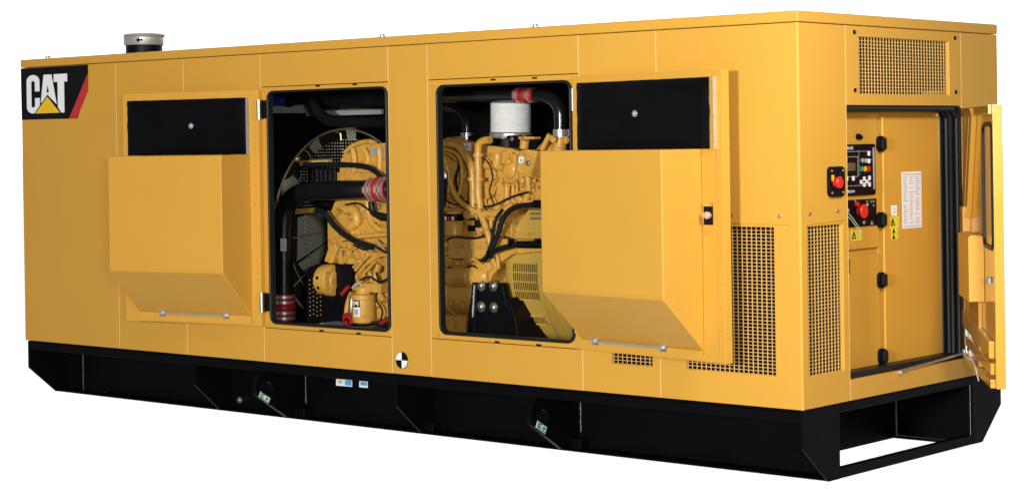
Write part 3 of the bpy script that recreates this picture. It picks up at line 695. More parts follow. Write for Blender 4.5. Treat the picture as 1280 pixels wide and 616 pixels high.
for px in [(2.871, 0.555, 1.327), (2.922, 0.555, 1.208), (3.014, 0.555, 1.175), (2.877, 0.555, 1.240), (3.155, 0.555, 1.400), (3.270, 0.555, 1.176)]: b.bolt(px, (0,-1,0), .014, 'engine')
fh = b.build('thermostat_housing', eng, bevel=.012)
b = MB(); b.slab([(3.159, 0.532, 1.398), (3.276, 0.532, 1.410), (3.275, 0.532, 1.357), (3.158, 0.532, 1.352)], (0,.004,0), 'grey'); b.slab([(3.176, 0.530, 1.390), (3.263, 0.530, 1.398), (3.262, 0.530, 1.387), (3.176, 0.530, 1.380)], (0,.002,0), 'stblue'); b.build('nameplate', fh, smooth=False)
b = MB()
rib(b, [(2.792, 0.550, 1.045), (2.955, 0.550, 1.073), (3.406, 0.550, 1.076), (3.400, 0.550, 0.770), (3.177, 0.550, 0.765), (2.802, 0.550, 0.784), (2.756, 0.550, 0.843), (2.735, 0.550, 0.952)], .55, .95)
b.tube([(2.928, 0.530, 0.993), (2.982, 0.530, 0.993), (3.019, 0.530, 0.951), (3.018, 0.530, 0.913), (2.972, 0.530, 0.885)], .036, 'engine', n=14); b.rcyl((2.928, 0.500, 1.015), (2.912, 0.560, 0.970), .03, 'engine', 14)
b.tube([(3.130, 0.520, 1.049), (3.143, 0.520, 0.963), (3.179, 0.520, 0.900), (3.253, 0.520, 0.864), (3.394, 0.520, 0.861)], .020, 'engine', n=10); b.tube([(3.213, 0.520, 1.049), (3.332, 0.520, 1.061), (3.435, 0.520, 1.062)], .014, 'engine', n=8)
for px in [(2.785, 0.548, 0.990), (2.775, 0.548, 0.892), (2.828, 0.548, 0.817), (3.049, 0.548, 1.047), (3.066, 0.548, 0.811), (2.952, 0.548, 0.809), (3.244, 0.548, 0.995), (3.272, 0.548, 0.911), (3.318, 0.548, 1.017), (3.030, 0.548, 0.869)]: b.bolt(px, (0,-1,0), .013, 'engine')
b.box(3.10, 3.40, .515, .56, .93, .99, 'engine')
castings(b, *RGD, .548, 5, 4, .025, 11)
b.build('timing_cover', eng, bevel=.006)
b = MB()   # mid block lumps
rib(b, [(2.792, 0.560, 0.783), (3.390, 0.560, 0.775), (3.386, 0.560, 0.606), (2.935, 0.560, 0.592), (2.804, 0.560, 0.620)], .56, .95); rib(b, [(2.978, 0.520, 0.725), (3.176, 0.520, 0.729), (3.203, 0.520, 0.624), (3.006, 0.520, 0.607)], .52, .60)
for q, r in zip([(3.024, 0.520, 0.693), (3.092, 0.520, 0.674), (3.145, 0.520, 0.707), (3.205, 0.520, 0.677), (3.265, 0.520, 0.710), (3.309, 0.520, 0.669), (3.070, 0.520, 0.727), (3.340, 0.520, 0.733)], (.030,.028,.024,.034,.026,.03,.02,.024)): b.lathe(q, (0,-1,0), [(-.06,r*1.2),(0,r*1.15),(.012,r),(.02,r*.6)], 'engine', 14)
b.tube([(2.877, 0.500, 0.788), (3.001, 0.500, 0.807), (3.228, 0.500, 0.827), (3.450, 0.500, 0.842)], .015, 'engine', n=10); b.tube([(3.144, 0.490, 0.634), (3.250, 0.490, 0.690), (3.354, 0.490, 0.704), (3.457, 0.490, 0.717)], .016, 'engine', n=8)
b.tube([(3.037, 0.490, 0.588), (3.114, 0.490, 0.655), (3.160, 0.490, 0.688)], .010, 'engine', n=8); b.tube([(3.074, 0.490, 0.579), (3.151, 0.490, 0.645), (3.205, 0.490, 0.678)], .010, 'engine', n=8); b.tube([(3.112, 0.490, 0.569), (3.188, 0.490, 0.625), (3.234, 0.490, 0.658)], .010, 'engine', n=8)
castings(b, *RGE, .558, 6, 3, .045, 21)
b.build('fuel_pump', eng, bevel=.004)
b = MB()
rib(b, [(2.925, 0.570, 0.602), (3.377, 0.570, 0.605), (3.368, 0.570, 0.202), (3.008, 0.570, 0.195), (2.921, 0.570, 0.450)], .57, .95); rib(b, [(3.162, 0.530, 0.568), (3.312, 0.530, 0.584), (3.307, 0.530, 0.372), (3.187, 0.530, 0.346)], .53, .60); rib(b, [(3.177, 0.540, 0.334), (3.342, 0.540, 0.373), (3.339, 0.540, 0.214), (3.174, 0.540, 0.206)], .54, .6)
b.tube([(3.254, 0.500, 0.637), (3.222, 0.500, 0.556), (3.235, 0.500, 0.466), (3.293, 0.500, 0.395)], .022, 'engine', n=10); b.tube([(3.321, 0.520, 0.558), (3.334, 0.520, 0.453), (3.315, 0.520, 0.267)], .018, 'engine', n=8); b.tube([(3.142, 0.520, 0.579), (3.171, 0.520, 0.495), (3.139, 0.520, 0.430)], .014, 'engine', n=8)
for px in [(3.193, 0.528, 0.527), (3.283, 0.528, 0.551), (3.191, 0.528, 0.410), (3.280, 0.528, 0.403), (3.233, 0.528, 0.305), (3.323, 0.528, 0.330), (3.232, 0.528, 0.241), (3.322, 0.528, 0.256), (3.012, 0.528, 0.542), (3.057, 0.528, 0.512)]: b.bolt(px, (0,-1,0), .012, 'engine')
castings(b, *RGF, .568, 5, 5, .045, 13)
b.build('front_cover', eng, bevel=.004)
# crank pulley / water pump drum, tensioner arm
q = V((2.778, 0.500, 0.514)); b = MB()
b.lathe(q+V((-.06,0,0)), (1,0,0), [(0,.085),(.01,.105),(.10,.108),(.115,.100),(.118,.055),(.126,.05)], 'engine', 32)
for k in range(8):
    a = PI/2+k*PI/5-.2; b.bolt(q+V((-.01, -.108*math.sin(a), .108*math.cos(a))), (0,-math.sin(a),math.cos(a)), .010, 'black')
for k in range(6): a = k*PI/3; b.bolt(q+V((.056,.08*math.cos(a),.08*math.sin(a))), (1,0,0), .009, 'engine')
b.build('drive_pulley', eng)
b = MB(); rib(b, [(2.697, 0.520, 0.636), (2.754, 0.520, 0.752), (2.817, 0.520, 0.764), (2.832, 0.520, 0.721), (2.775, 0.520, 0.622)], .52, .62); b.build('tensioner_arm', eng, bevel=.012)
b = MB(); rib(b, [(2.548, 0.500, 0.474), (2.559, 0.500, 0.589), (2.654, 0.500, 0.619), (2.997, 0.500, 0.629), (2.996, 0.500, 0.597), (2.926, 0.500, 0.186), (2.541, 0.500, 0.166)], .50, .9, 'black')
for i in range(4):
    for j in range(9):
        b.obox(V((2.584, 0.497, 0.508))+V((.035*i, 0, -.030*j+.01*(i % 2))), ((1,0,0),(0,1,0),(0,0,1)), (.0055,.002,.004), 'tan')
b.build('belt_guard', eng, bevel=.004)
# oil filter
q = V((3.133, 0.470, 0.241)); b = MB(); b.lathe(q, (0,0,1), [(0,.060),(.01,.075),(.03,.078),(.16,.078),(.165,.083),(.19,.083),(.20,.07)], 'engine', 28); of = b.build('oil_filter', eng)
b = MB()
def onfil(ang, z, r=.0795): return q+V((r*math.sin(ang), -r*math.cos(ang), z))
def curved(a0, a1, z0, z1, m, r=.0795, n=8):
    vs = [onfil(a0+(a1-a0)*i/n, z, r) for z in (z0, z1) for i in range(n+1)]; b.add(vs, [(i,i+1,i+n+2,i+n+1) for i in range(n)], m)
curved(-.25, .45, .115, .158, 'black'); curved(-.25, .45, .050, .112, 'white'); curved(-.12, .3, .062, .100, 'ink', .0800)
# tiny lettering bent round the can
for poly, hs in ((C_, ()), (A_, (Ah_,)), (T_, ())):
    t_ = MB(); t_.plate([poly]+list(hs), .001, 'white', ((0,0,0),(1,0,0),(0,1,0),(0,0,1)))
    b.add([onfil(-.20+.6*v[0], .121+.031*v[1], .0806+v[2]) for v in t_.v], t_.f, 'white')
b.build('filter_label', of, smooth=False)
b = MB(); b.rcyl(q+V((0,0,.19)), q+V((0,0,.25)), .055, 'engine', 22); b.box(q.x-.02, q.x+.18, q.y-.02, q.y+.12, q.z+.21, q.z+.27, 'engine'); b.build('filter_head', eng, bevel=.006)
b = MB(); b.rcyl((3.014, 0.460, 0.257), (3.041, 0.460, 0.430), .022, 'zinc', 14); b.rcyl((3.009, 0.460, 0.193), (3.019, 0.460, 0.301), .026, 'black', 14)
b.tube([(2.973, 0.470, 0.266), (2.991, 0.470, 0.363), (3.031, 0.470, 0.439)], .026, 'engine', n=10); b.build('fuel_strainer', eng)
b = MB()
for pts in ([(2.989, 0.440, 0.279), (3.035, 0.440, 0.297), (3.081, 0.440, 0.278), (3.141, 0.440, 0.265)], [(2.973, 0.440, 0.257), (3.027, 0.440, 0.270), (3.095, 0.440, 0.258)], [(3.310, 0.450, 0.251), (3.399, 0.450, 0.287), (3.458, 0.450, 0.321)]): b.tube(pts, .014, 'red', n=10)
for px in [(3.015, 0.430, 0.281), (3.060, 0.430, 0.262), (3.029, 0.430, 0.250)]: b.lathe(px, (0,-1,0), [(-.03,.02),(0,.032),(.02,.026)], 'red', 12)
b.build('battery_cable', eng)
b = MB(); b.tube([(2.944, 0.450, 0.427), (2.983, 0.450, 0.460), (3.014, 0.450, 0.483)], .013, 'red', n=8)
for k in range(3): b.tube([(3.055, 0.440, 0.474), (3.101, 0.440, 0.508), (3.146, 0.440, 0.494), (3.130, 0.440, 0.445)], .006, 'white' if k else 'steel', n=6)
b.build('cable_lug', eng)
b = MB()
for k, pts in enumerate(([(3.018, 0.470, 0.193), (3.170, 0.470, 0.243), (3.319, 0.470, 0.250), (3.467, 0.470, 0.299)], [(3.058, 0.460, 0.185), (3.254, 0.460, 0.216), (3.477, 0.460, 0.269)], [(3.235, 0.480, 0.245), (3.347, 0.480, 0.282), (3.459, 0.480, 0.361)])): b.tube(pts, .014, 'rubber', n=8)
b.build('cable_loom', eng)
b = MB()
for pts, r in (([(2.593, 0.460, 1.297), (2.743, 0.460, 1.297), (2.976, 0.460, 1.296), (3.165, 0.460, 1.284), (3.277, 0.460, 1.247), (3.349, 0.460, 1.184)], .018), ([(2.697, 0.460, 0.992), (2.775, 0.460, 0.972), (2.874, 0.460, 0.887), (2.981, 0.460, 0.824), (3.117, 0.460, 0.774), (3.236, 0.460, 0.750)], .020), ([(3.208, 0.480, 1.051), (3.229, 0.480, 0.976), (3.310, 0.480, 0.956), (3.413, 0.480, 0.947)], .022)):
    b.tube(pts, r, 'rubber', n=10)
b.build('coolant_hose', eng)
b = MB()
for pts in ([(3.012, 0.500, 0.608), (3.089, 0.500, 0.653), (3.165, 0.500, 0.719), (3.256, 0.500, 0.754), (3.412, 0.500, 0.768)], [(3.227, 0.500, 0.795), (3.300, 0.500, 0.733), (3.328, 0.500, 0.639), (3.311, 0.500, 0.533)]): b.tube(pts, .012, 'tan', n=8)
b.build('wire_loom', eng)
# --- charge-air piping in opening one (black, red couplings)
b = MB(); b.tube([(3.505, 0.450, 1.138), (3.284, 0.450, 1.131), (2.982, 0.450, 1.126), (2.734, 0.450, 1.121), (2.624, 0.450, 1.115), (2.528, 0.450, 1.092), (2.446, 0.450, 1.045), (2.400, 0.450, 0.973), (2.386, 0.450, 0.879), (2.380, 0.450, 0.725), (2.374, 0.450, 0.382)], .066, 'pipe', n=24, res=10)
cp = b.build('charge_air_pipe', eng)
b = MB(); b.slab([(2.426, 0.378, 0.795), (2.483, 0.378, 0.796), (2.481, 0.378, 0.709), (2.424, 0.378, 0.707)], (0,.004,0), 'white'); b.build('paper_tag', cp, smooth=False)
def coupling(p, q, r, name='red_coupling', m='red', bands=2):
    p, q = V(p), V(q); l = (q-p).length; b = MB()
    b.lathe(p, q-p, [(0,r*.98),(0,r*1.08),(l*.40,r*1.08),(l*.45,r*1.2),(l*.55,r*1.2),(l*.60,r*1.08),(l,r*1.08),(l,r*.98)], m, 28, caps=False)
    o = b.build(name, eng); d = (q-p).normalized()
    for f in ((.10,.30,.70,.90) if bands == 4 else (.2,.8)):
        b = MB(); b.lathe(p+d*(l*f-.008), d, [(0,r*1.06),(0,r*1.14),(.016,r*1.14),(.016,r*1.06)], 'steel', 28, caps=False)
        a_, b2 = MB.basis(d); b.obox(p+d*l*f+V((0,-r*1.16,0)) if abs(d.y) < .5 else p, (d,(0,1,0),d.cross(V((0,1,0)))), (.010,.012,.02), 'steel'); b.build('hose_clamp', o)
    return o
coupling((2.371, 0.450, 0.228), (2.375, 0.450, 0.410), .070, bands=4); coupling((3.240, 0.450, 1.131), (3.417, 0.450, 1.135), .070, bands=4)
b = MB(); b.cyl((2.368, 0.450, 0.106), (2.371, 0.450, 0.233), .068, 'pipe', 24); b.build('pipe_stub', eng)
b = MB(); b.tube([(3.297, 0.750, 1.579), (2.995, 0.750, 1.581), (2.684, 0.750, 1.587), (2.525, 0.750, 1.604), (2.430, 0.750, 1.656), (2.335, 0.750, 1.764)], .040, 'pipe', n=22); b.build('coolant_pipe', eng)
b = MB(); b.lathe((2.279, 0.950, 1.773), V((3.032, 0.950, 1.770))-V((2.279, 0.950, 1.773)), [(0,.085),(.02,.10),(1.0,.10),(1.02,.085)], 'pipe', 32); b.build('silencer', eng)
o = V((2.262, 0.950, 1.756)); b = MB(); b.lathe(o, (-1,0,.1), [(0,.104),(.0,.112),(.025,.112),(.025,.104)], 'red', 30, caps=False); b.tube([(2.285, 0.820, 1.772), (2.317, 0.820, 1.731), (2.357, 0.820, 1.708)], .016, 'red', n=10); b.bolt((2.338, 0.800, 1.736), (0,-1,0), .012, 'steel'); b.build('silencer_clamp', eng)
b = MB(); b.cyl((1.700, 0.900, 1.761), (1.974, 0.900, 1.749), .034, 'blue', 22); b.cyl((1.965, 0.900, 1.749), (1.990, 0.900, 1.748), .040, 'black', 22); b.cyl((1.990, 0.900, 1.748), (2.191, 0.900, 1.758), .032, 'pipe', 22); b.build('blue_coupling', eng)
# --- opening two: left flank of engine
b = MB()   # flank covers
rib(b, [(3.728, 0.600, 1.447), (3.799, 0.600, 1.467), (3.953, 0.600, 1.444), (4.145, 0.600, 1.411), (4.347, 0.600, 1.389), (4.532, 0.600, 1.338), (4.675, 0.600, 1.356), (4.739, 0.600, 1.356), (4.733, 0.600, 1.010), (3.719, 0.600, 0.999)], .60, .70)
rib(b, [(4.084, 0.560, 1.361), (4.382, 0.560, 1.369), (4.379, 0.560, 1.209), (4.081, 0.560, 1.208)], .56, .62); rib(b, [(4.113, 0.555, 1.188), (4.289, 0.555, 1.178), (4.380, 0.555, 1.058), (4.110, 0.555, 1.056)], .555, .62); rib(b, [(3.755, 0.570, 1.395), (3.951, 0.570, 1.372), (3.948, 0.570, 1.229), (3.751, 0.570, 1.229)], .57, .62)
rib(b, [(4.369, 0.570, 1.178), (4.580, 0.570, 1.189), (4.578, 0.570, 1.069), (4.367, 0.570, 1.057)], .57, .62)
b.lathe((4.344, 0.555, 1.259), (0,-1,0), [(-.05,.062),(-.012,.058),(-.004,.05),(0,.028)], 'engine', 24)
b.tube([(4.101, 0.555, 1.280), (4.217, 0.555, 1.284), (4.317, 0.555, 1.269)], .026, 'engine', n=14); b.tube([(4.270, 0.550, 1.355), (4.269, 0.550, 1.320), (4.255, 0.550, 1.279)], .03, 'engine', n=10)
b.tube([(4.342, 0.540, 1.179), (4.435, 0.540, 1.179), (4.433, 0.540, 1.069), (4.525, 0.540, 1.060), (4.719, 0.540, 1.066)], .010, 'engine', n=8, res=4); b.tube([(4.355, 0.540, 1.159), (4.353, 0.540, 1.068)], .02, 'engine', n=8); b.tube([(4.408, 0.540, 1.159), (4.400, 0.540, 1.069)], .014, 'engine', n=8)
b.tube([(4.528, 0.540, 1.209), (4.533, 0.540, 1.139), (4.505, 0.540, 1.060)], .024, 'engine', n=10)
for px in [(4.116, 0.555, 1.341), (4.198, 0.555, 1.340), (4.359, 0.555, 1.344), (4.114, 0.555, 1.229), (4.195, 0.555, 1.229), (4.140, 0.555, 1.163), (4.138, 0.555, 1.076), (4.219, 0.555, 1.077), (4.314, 0.555, 1.078), (4.461, 0.555, 1.159), (4.553, 0.555, 1.159), (4.460, 0.555, 1.089), (4.552, 0.555, 1.089), (3.811, 0.555, 1.363), (3.909, 0.555, 1.352), (3.808, 0.555, 1.250), (3.921, 0.555, 1.249), (4.559, 0.555, 1.129), (4.612, 0.555, 1.169), (4.567, 0.555, 1.189)]: b.bolt(px, (0,-1,0), .013, 'engine')
castings(b, *RGA, .598, 7, 3, .05, 3)
b.build('side_cover', eng, bevel=.005)
b = MB()
for pts, r in (([(3.786, 0.500, 1.437), (3.891, 0.500, 1.430), (3.975, 0.500, 1.414), (4.029, 0.500, 1.363), (4.082, 0.500, 1.291), (4.101, 0.500, 1.210), (4.102, 0.500, 1.093), (4.103, 0.500, 0.976)], .026), ([(4.264, 0.490, 1.447), (4.210, 0.490, 1.442), (4.169, 0.490, 1.422), (4.158, 0.490, 1.362), (4.159, 0.490, 1.245), (4.156, 0.490, 1.119), (4.174, 0.490, 1.008), (4.206, 0.490, 0.917)], .024)):
    b.tube(pts, r, 'engine', n=16, res=8)
for q in [(4.128, 0.470, 1.200), (4.176, 0.470, 1.200), (4.179, 0.470, 1.352)]: b.lathe(V(q)+V((0,0,-.012)), (0,0,1), [(0,.034),(.024,.034)], 'engine', 18)
b.build('coolant_tube', eng)
b = MB()
for pts, r in (([(3.848, 0.470, 1.395), (3.932, 0.470, 1.384), (4.001, 0.470, 1.353), (4.034, 0.470, 1.282), (4.032, 0.470, 1.170), (3.995, 0.470, 1.078)], .011), ([(3.843, 0.460, 1.344), (3.898, 0.460, 1.323), (3.937, 0.460, 1.195), (4.004, 0.460, 1.078), (4.126, 0.460, 1.008), (4.261, 0.460, 0.970)], .018), ([(3.843, 0.460, 1.375), (3.927, 0.460, 1.364), (3.996, 0.460, 1.323)], .008), ([(3.888, 0.470, 1.292), (3.915, 0.470, 1.210), (3.913, 0.470, 1.118)], .014), ([(4.181, 0.460, 1.009), (4.233, 0.460, 0.919), (4.271, 0.460, 0.819), (4.284, 0.460, 0.759)], .020), ([(4.302, 0.460, 0.990), (4.395, 0.460, 1.011), (4.462, 0.460, 1.042), (4.409, 0.460, 1.002)], .016), ([(4.235, 0.460, 0.990), (4.328, 0.460, 0.981), (4.422, 0.460, 1.012)], .018)):
    b.tube(pts, r, 'engine', n=10)
b.build('fuel_line', eng)
b = MB(); b.rcyl((3.921, 0.440, 1.201), (3.912, 0.440, 1.252), .022, 'zinc', 12); b.tube([(3.921, 0.440, 1.211), (3.913, 0.440, 1.119), (3.897, 0.440, 1.027)], .016, 'rubber', n=8); b.build('sensor', eng)
b = MB(); b.box(4.03, 4.09, .45, .62, 1.32, 1.46, 'engine'); 
b = MB(); b.slab([(4.541, 0.460, 1.379), (4.593, 0.460, 1.384), (4.551, 0.460, 1.236), (4.499, 0.460, 1.251)], (0,.02,0), 'engine'); b.slab([(4.593, 0.460, 1.384), (4.677, 0.460, 1.373), (4.622, 0.460, 1.216), (4.551, 0.460, 1.236)], (.02,.10,0), 'engine'); b.bolt((4.607, 0.450, 1.300), (0,-1,0), .014, 'zinc'); br = b.build('lifting_bracket', eng, bevel=.004)
b = MB(); b.slab([(4.528, 0.455, 1.340), (4.567, 0.455, 1.340), (4.560, 0.455, 1.300), (4.521, 0.455, 1.303)], (0,.004,0), 'white'); b.slab([(4.543, 0.453, 1.327), (4.556, 0.453, 1.327), (4.552, 0.453, 1.310), (4.539, 0.453, 1.310)], (0,.002,0), 'stblue'); b.build('caution_label', br, smooth=False)
b = MB(); b.slab([(3.964, 0.565, 1.429), (4.026, 0.565, 1.428), (4.025, 0.565, 1.377), (3.963, 0.565, 1.388)], (0,.004,0), 'white'); b.slab([(3.980, 0.562, 1.413), (4.015, 0.562, 1.413), (4.007, 0.562, 1.393), (3.980, 0.562, 1.398)], (0,.002,0), 'ink'); b.build('caution_label', eng, smooth=False)
b = MB(); b.slab([(3.617, 0.680, 1.447), (3.725, 0.680, 1.472), (4.006, 0.680, 1.474), (4.144, 0.680, 1.472), (4.440, 0.680, 1.473), (4.492, 0.680, 1.437), (4.464, 0.680, 1.337), (4.278, 0.680, 1.389), (4.074, 0.680, 1.411), (3.724, 0.680, 1.425)], (0,.5,0), 'black')
for px in [(3.765, 0.675, 1.456), (3.815, 0.675, 1.460), (4.202, 0.675, 1.446), (4.283, 0.675, 1.450), (4.384, 0.675, 1.438)]: b.bolt(px, (0,-1,0), .012, 'zinc')
b.tube([(4.404, 0.650, 1.388), (4.412, 0.650, 1.438), (4.419, 0.650, 1.448)], .03, 'engine', n=10); b.slab([(4.368, 0.640, 1.464), (4.500, 0.640, 1.462), (4.500, 0.640, 1.447), (4.367, 0.640, 1.449)], (0,.06,0), 'engine'); b.build('valve_cover', eng, bevel=.012)
# air filter canister on top
q0 = V((4.165, 0.800, 1.491)); q1 = V((4.169, 0.800, 1.682)); ax = q1-q0; b = MB(); prof_ = []
n_ = 34
for k in range(n_+1): prof_ += [(ax.length*k/n_, .127+(.005 if k % 2 else 0)+random.uniform(0,.002))]
b.lathe(q0, ax, prof_, 'lag', 40); af = b.build('air_filter', eng)
b = MB(); b.lathe(q0-ax.normalized()*.035, ax, [(0,.122),(0,.136),(.012,.140),(.03,.140),(.04,.132)], 'steel', 40); b.lathe(q0-ax.normalized()*.10, ax, [(0,.12),(.01,.15),(.06,.15),(.063,.13)], 'black', 36); b.build('clamp_band', af)
b = MB(); b.lathe(q0+ax, ax, [(0,.124),(.012,.128),(.02,.115)], 'black', 36); b.build('end_cap', af)
# black air pipe along the top, red coupling, bend down to elbow
b = MB(); b.tube([(3.572, 0.620, 1.737), (3.786, 0.620, 1.731), (4.065, 0.620, 1.729), (4.370, 0.620, 1.726), (4.522, 0.620, 1.722), (4.626, 0.620, 1.710), (4.691, 0.620, 1.678), (4.728, 0.620, 1.623), (4.733, 0.620, 1.563), (4.732, 0.620, 1.499)], .041, 'pipe', n=24, res=10); b.build('air_intake_pipe', eng)
coupling((4.370, 0.620, 1.726), (4.529, 0.620, 1.722), .042)
b = MB(); b.tube([(3.682, 0.700, 1.672), (3.782, 0.700, 1.649), (3.851, 0.700, 1.600), (3.871, 0.700, 1.537), (3.869, 0.700, 1.465)], .034, 'pipe', n=20); b.build('breather_pipe', eng)
b = MB(); b.lathe((3.869, 0.700, 1.465), (0,0,1), [(-.02,.038),(0,.040),(.03,.040)], 'steel', 20, caps=False); b.box(*(lambda p:(p[0]-.1,p[0]-.02,p[1]-.02,p[1]+.02,p[2]-.03,p[2]+.005))((3.888, 0.680, 1.465)), 'engine'); b.build('hose_clamp', eng)
b = MB(); b.lathe((4.731, 0.620, 1.460), (0,0,1), [(0,.042),(0,.047),(.045,.047),(.045,.042)], 'steel', 26, caps=False); b.obox(V((4.802, 0.620, 1.483))+V((0,-.02,0)), ((1,0,0),(0,1,0),(0,0,1)), (.02,.02,.012), 'zinc'); b.obox(V((4.847, 0.620, 1.483))+V((-.02,-.03,0)), ((1,0,0),(0,1,0),(0,0,1)), (.01,.01,.02), 'steel'); b.build('hose_clamp', eng)
b = MB(); b.tube([(4.732, 0.620, 1.474), (4.727, 0.620, 1.425), (4.717, 0.620, 1.366), (4.702, 0.620, 1.292)], [.041,.043,.05,.055], 'engine', n=20); b.tube([(4.692, 0.560, 1.475), (4.645, 0.560, 1.407), (4.605, 0.560, 1.338)], .016, 'engine', n=8); b.lathe((4.591, 0.700, 1.316), (-.3,-1,.2), [(0,.13),(.05,.12),(.09,.08),(.10,.03)], 'engine', 24)
b.bolt((4.731, 0.550, 1.445), (0,-1,0), .02, 'engine'); b.bolt((4.833, 0.550, 1.439), (0,-1,0), .02, 'engine'); b.build('intake_elbow', eng)
# row of parts at mid height
b = MB(); rib(b, [(3.742, 0.560, 1.011), (4.375, 0.560, 1.008), (4.371, 0.560, 0.837), (3.738, 0.560, 0.824)], .56, .7)
for q, r in zip([(4.030, 0.520, 0.975), (4.221, 0.520, 0.957), (4.289, 0.520, 1.008), (4.342, 0.520, 0.958), (4.151, 0.520, 0.875), (3.837, 0.520, 1.044), (3.906, 0.520, 1.035), (4.300, 0.520, 0.898), (4.259, 0.520, 0.857)], (.03,.025,.03,.034,.02,.024,.022,.026,.02)): b.lathe(q, (0,-1,0), [(-.06,r*1.2),(0,r*1.15),(.012,r),(.02,r*.6)], 'engine', 14)
b.tube([(4.198, 0.500, 0.967), (4.279, 0.500, 0.958), (4.346, 0.500, 0.979), (4.453, 0.500, 1.011)], .022, 'engine', n=10); b.tube([(4.240, 0.500, 1.008), (4.252, 0.500, 0.938), (4.237, 0.500, 0.867)], .014, 'engine', n=8)
castings(b, *RGB, .558, 8, 3, .04, 5)
b.build('fuel_manifold', eng, bevel=.004)
b = MB(); b.lathe((3.935, 0.500, 0.836), (0,0,1), [(0,.055),(.012,.066),(.09,.066),(.10,.060)], 'engine', 24); ff = b.build('fuel_filter', eng)
q = V((3.935, 0.500, 0.836)); b = MB(); b.lathe(q+V((0,0,.098)), (0,0,1), [(0,.062),(.045,.062)], 'black', 20, caps=False)
for k in range(4): b.obox(q+V((-.045+.028*k,-.062+.004*abs(k-1.5),.115)), ((1,0,0),(0,1,0),(0,0,1)), (.008,.003,.012), 'redbtn' if k % 2 == 0 else 'white')
b.lathe(q+V((0,0,.14)), (0,0,1), [(0,.055),(.02,.05)], 'engine', 18); b.build('filter_label', ff)
b = MB(); b.slab([(4.028, 0.530, 0.964), (4.151, 0.530, 0.961), (4.170, 0.530, 0.870), (4.026, 0.530, 0.867)], (0,.06,0), 'black'); b.slab([(4.114, 0.526, 0.955), (4.148, 0.526, 0.956), (4.160, 0.526, 0.875), (4.112, 0.526, 0.874)], (0,.01,0), 'rubber')
for px in [(4.050, 0.527, 0.934), (4.071, 0.527, 0.934), (4.050, 0.527, 0.898)]: b.bolt(px, (0,-1,0), .006, 'dark')
b.build('control_module', eng, bevel=.006)
b = MB(); rib(b, [(3.860, 0.520, 0.823), (4.218, 0.520, 0.830), (4.217, 0.520, 0.775), (4.175, 0.520, 0.693), (3.857, 0.520, 0.689)], .52, .66); 
q0 = V((3.885, 0.515, 0.783)); q1 = V((4.195, 0.515, 0.780))
for k in range(24): b.obox(q0.lerp(q1, k/23), ((1,0,0),(0,1,0),(0,0,1)), (.0045,.008,.024), 'engine')
b.build('oil_cooler', eng, bevel=.003)
b = MB(); rib(b, [(3.729, 0.570, 0.823), (3.828, 0.570, 0.825), (3.825, 0.570, 0.670), (3.726, 0.570, 0.667)], .57, .66); rib(b, [(3.745, 0.580, 0.678), (4.162, 0.580, 0.679), (4.159, 0.580, 0.547), (3.742, 0.580, 0.532)], .58, .66)
for q, r in zip([(3.822, 0.530, 0.775), (3.821, 0.530, 0.724), (3.931, 0.530, 0.655), (4.001, 0.530, 0.667), (4.070, 0.530, 0.654), (4.151, 0.530, 0.651), (4.123, 0.530, 0.610)], (.022,.02,.024,.026,.022,.026,.02)): b.lathe(q, (0,-1,0), [(-.06,r*1.2),(0,r*1.15),(.012,r),(.02,r*.6)], 'engine', 14)
b.lathe((4.228, 0.490, 0.651), (.3,-1,0), [(-.03,.03),(0,.032),(.012,.028),(.012,.014),(0,.014)], 'engine', 18)
for pts in ([(4.051, 0.490, 0.671), (4.106, 0.490, 0.693), (4.160, 0.490, 0.664), (4.201, 0.490, 0.645)], [(4.266, 0.480, 0.758), (4.278, 0.480, 0.708), (4.304, 0.480, 0.648), (4.290, 0.480, 0.618)], [(4.286, 0.480, 0.768), (4.319, 0.480, 0.709), (4.324, 0.480, 0.639)], [(4.142, 0.480, 0.664), (4.169, 0.480, 0.634), (4.196, 0.480, 0.625)]): b.tube(pts, .013, 'engine', n=8)
castings(b, *RGC, .578, 7, 2, .05, 8)
b.build('solenoid', eng, bevel=.004)
q0 = V((3.869, 0.520, 0.576)); q1 = V((4.159, 0.520, 0.586)); b = MB(); b.lathe(q0, q1-q0, [(-.10,.05),(0,.055),(.02,.075),(.20,.078),(.21,.070),(.23,.070),(.24,.078),(.33,.074),(.36,.05)], 'engine', 28)
b.build('starter_motor', eng)
b = MB(); q0 = V((3.674, 0.620, 0.459)); b.lathe(q0, (1,0,0), [(0,.14),(.16,.14),(.165,.148),(.19,.148),(.20,.14),(.5,.14)], 'engine', 32)
for px in [(3.914, 0.475, 0.401), (4.018, 0.475, 0.401)]: b.bolt(px, (0,-1,0), .012, 'engine')
b.build('flywheel_cover', eng)
b = MB(); rib(b, [(3.691, 0.600, 0.362), (3.959, 0.600, 0.369), (3.958, 0.600, 0.333), (3.941, 0.600, 0.167), (3.687, 0.600, 0.153)], .60, .9); b.box(*(lambda p:(p[0],p[0]+.26,p[1]-.012,p[1]+.01,p[2]-.012,p[2]+.012))((3.747, 0.600, 0.328)), 'engine'); b.tube([(3.797, 0.600, 0.325), (3.794, 0.600, 0.180)], .006, 'engine', n=6); b.build('sump_box', eng, bevel=.008)
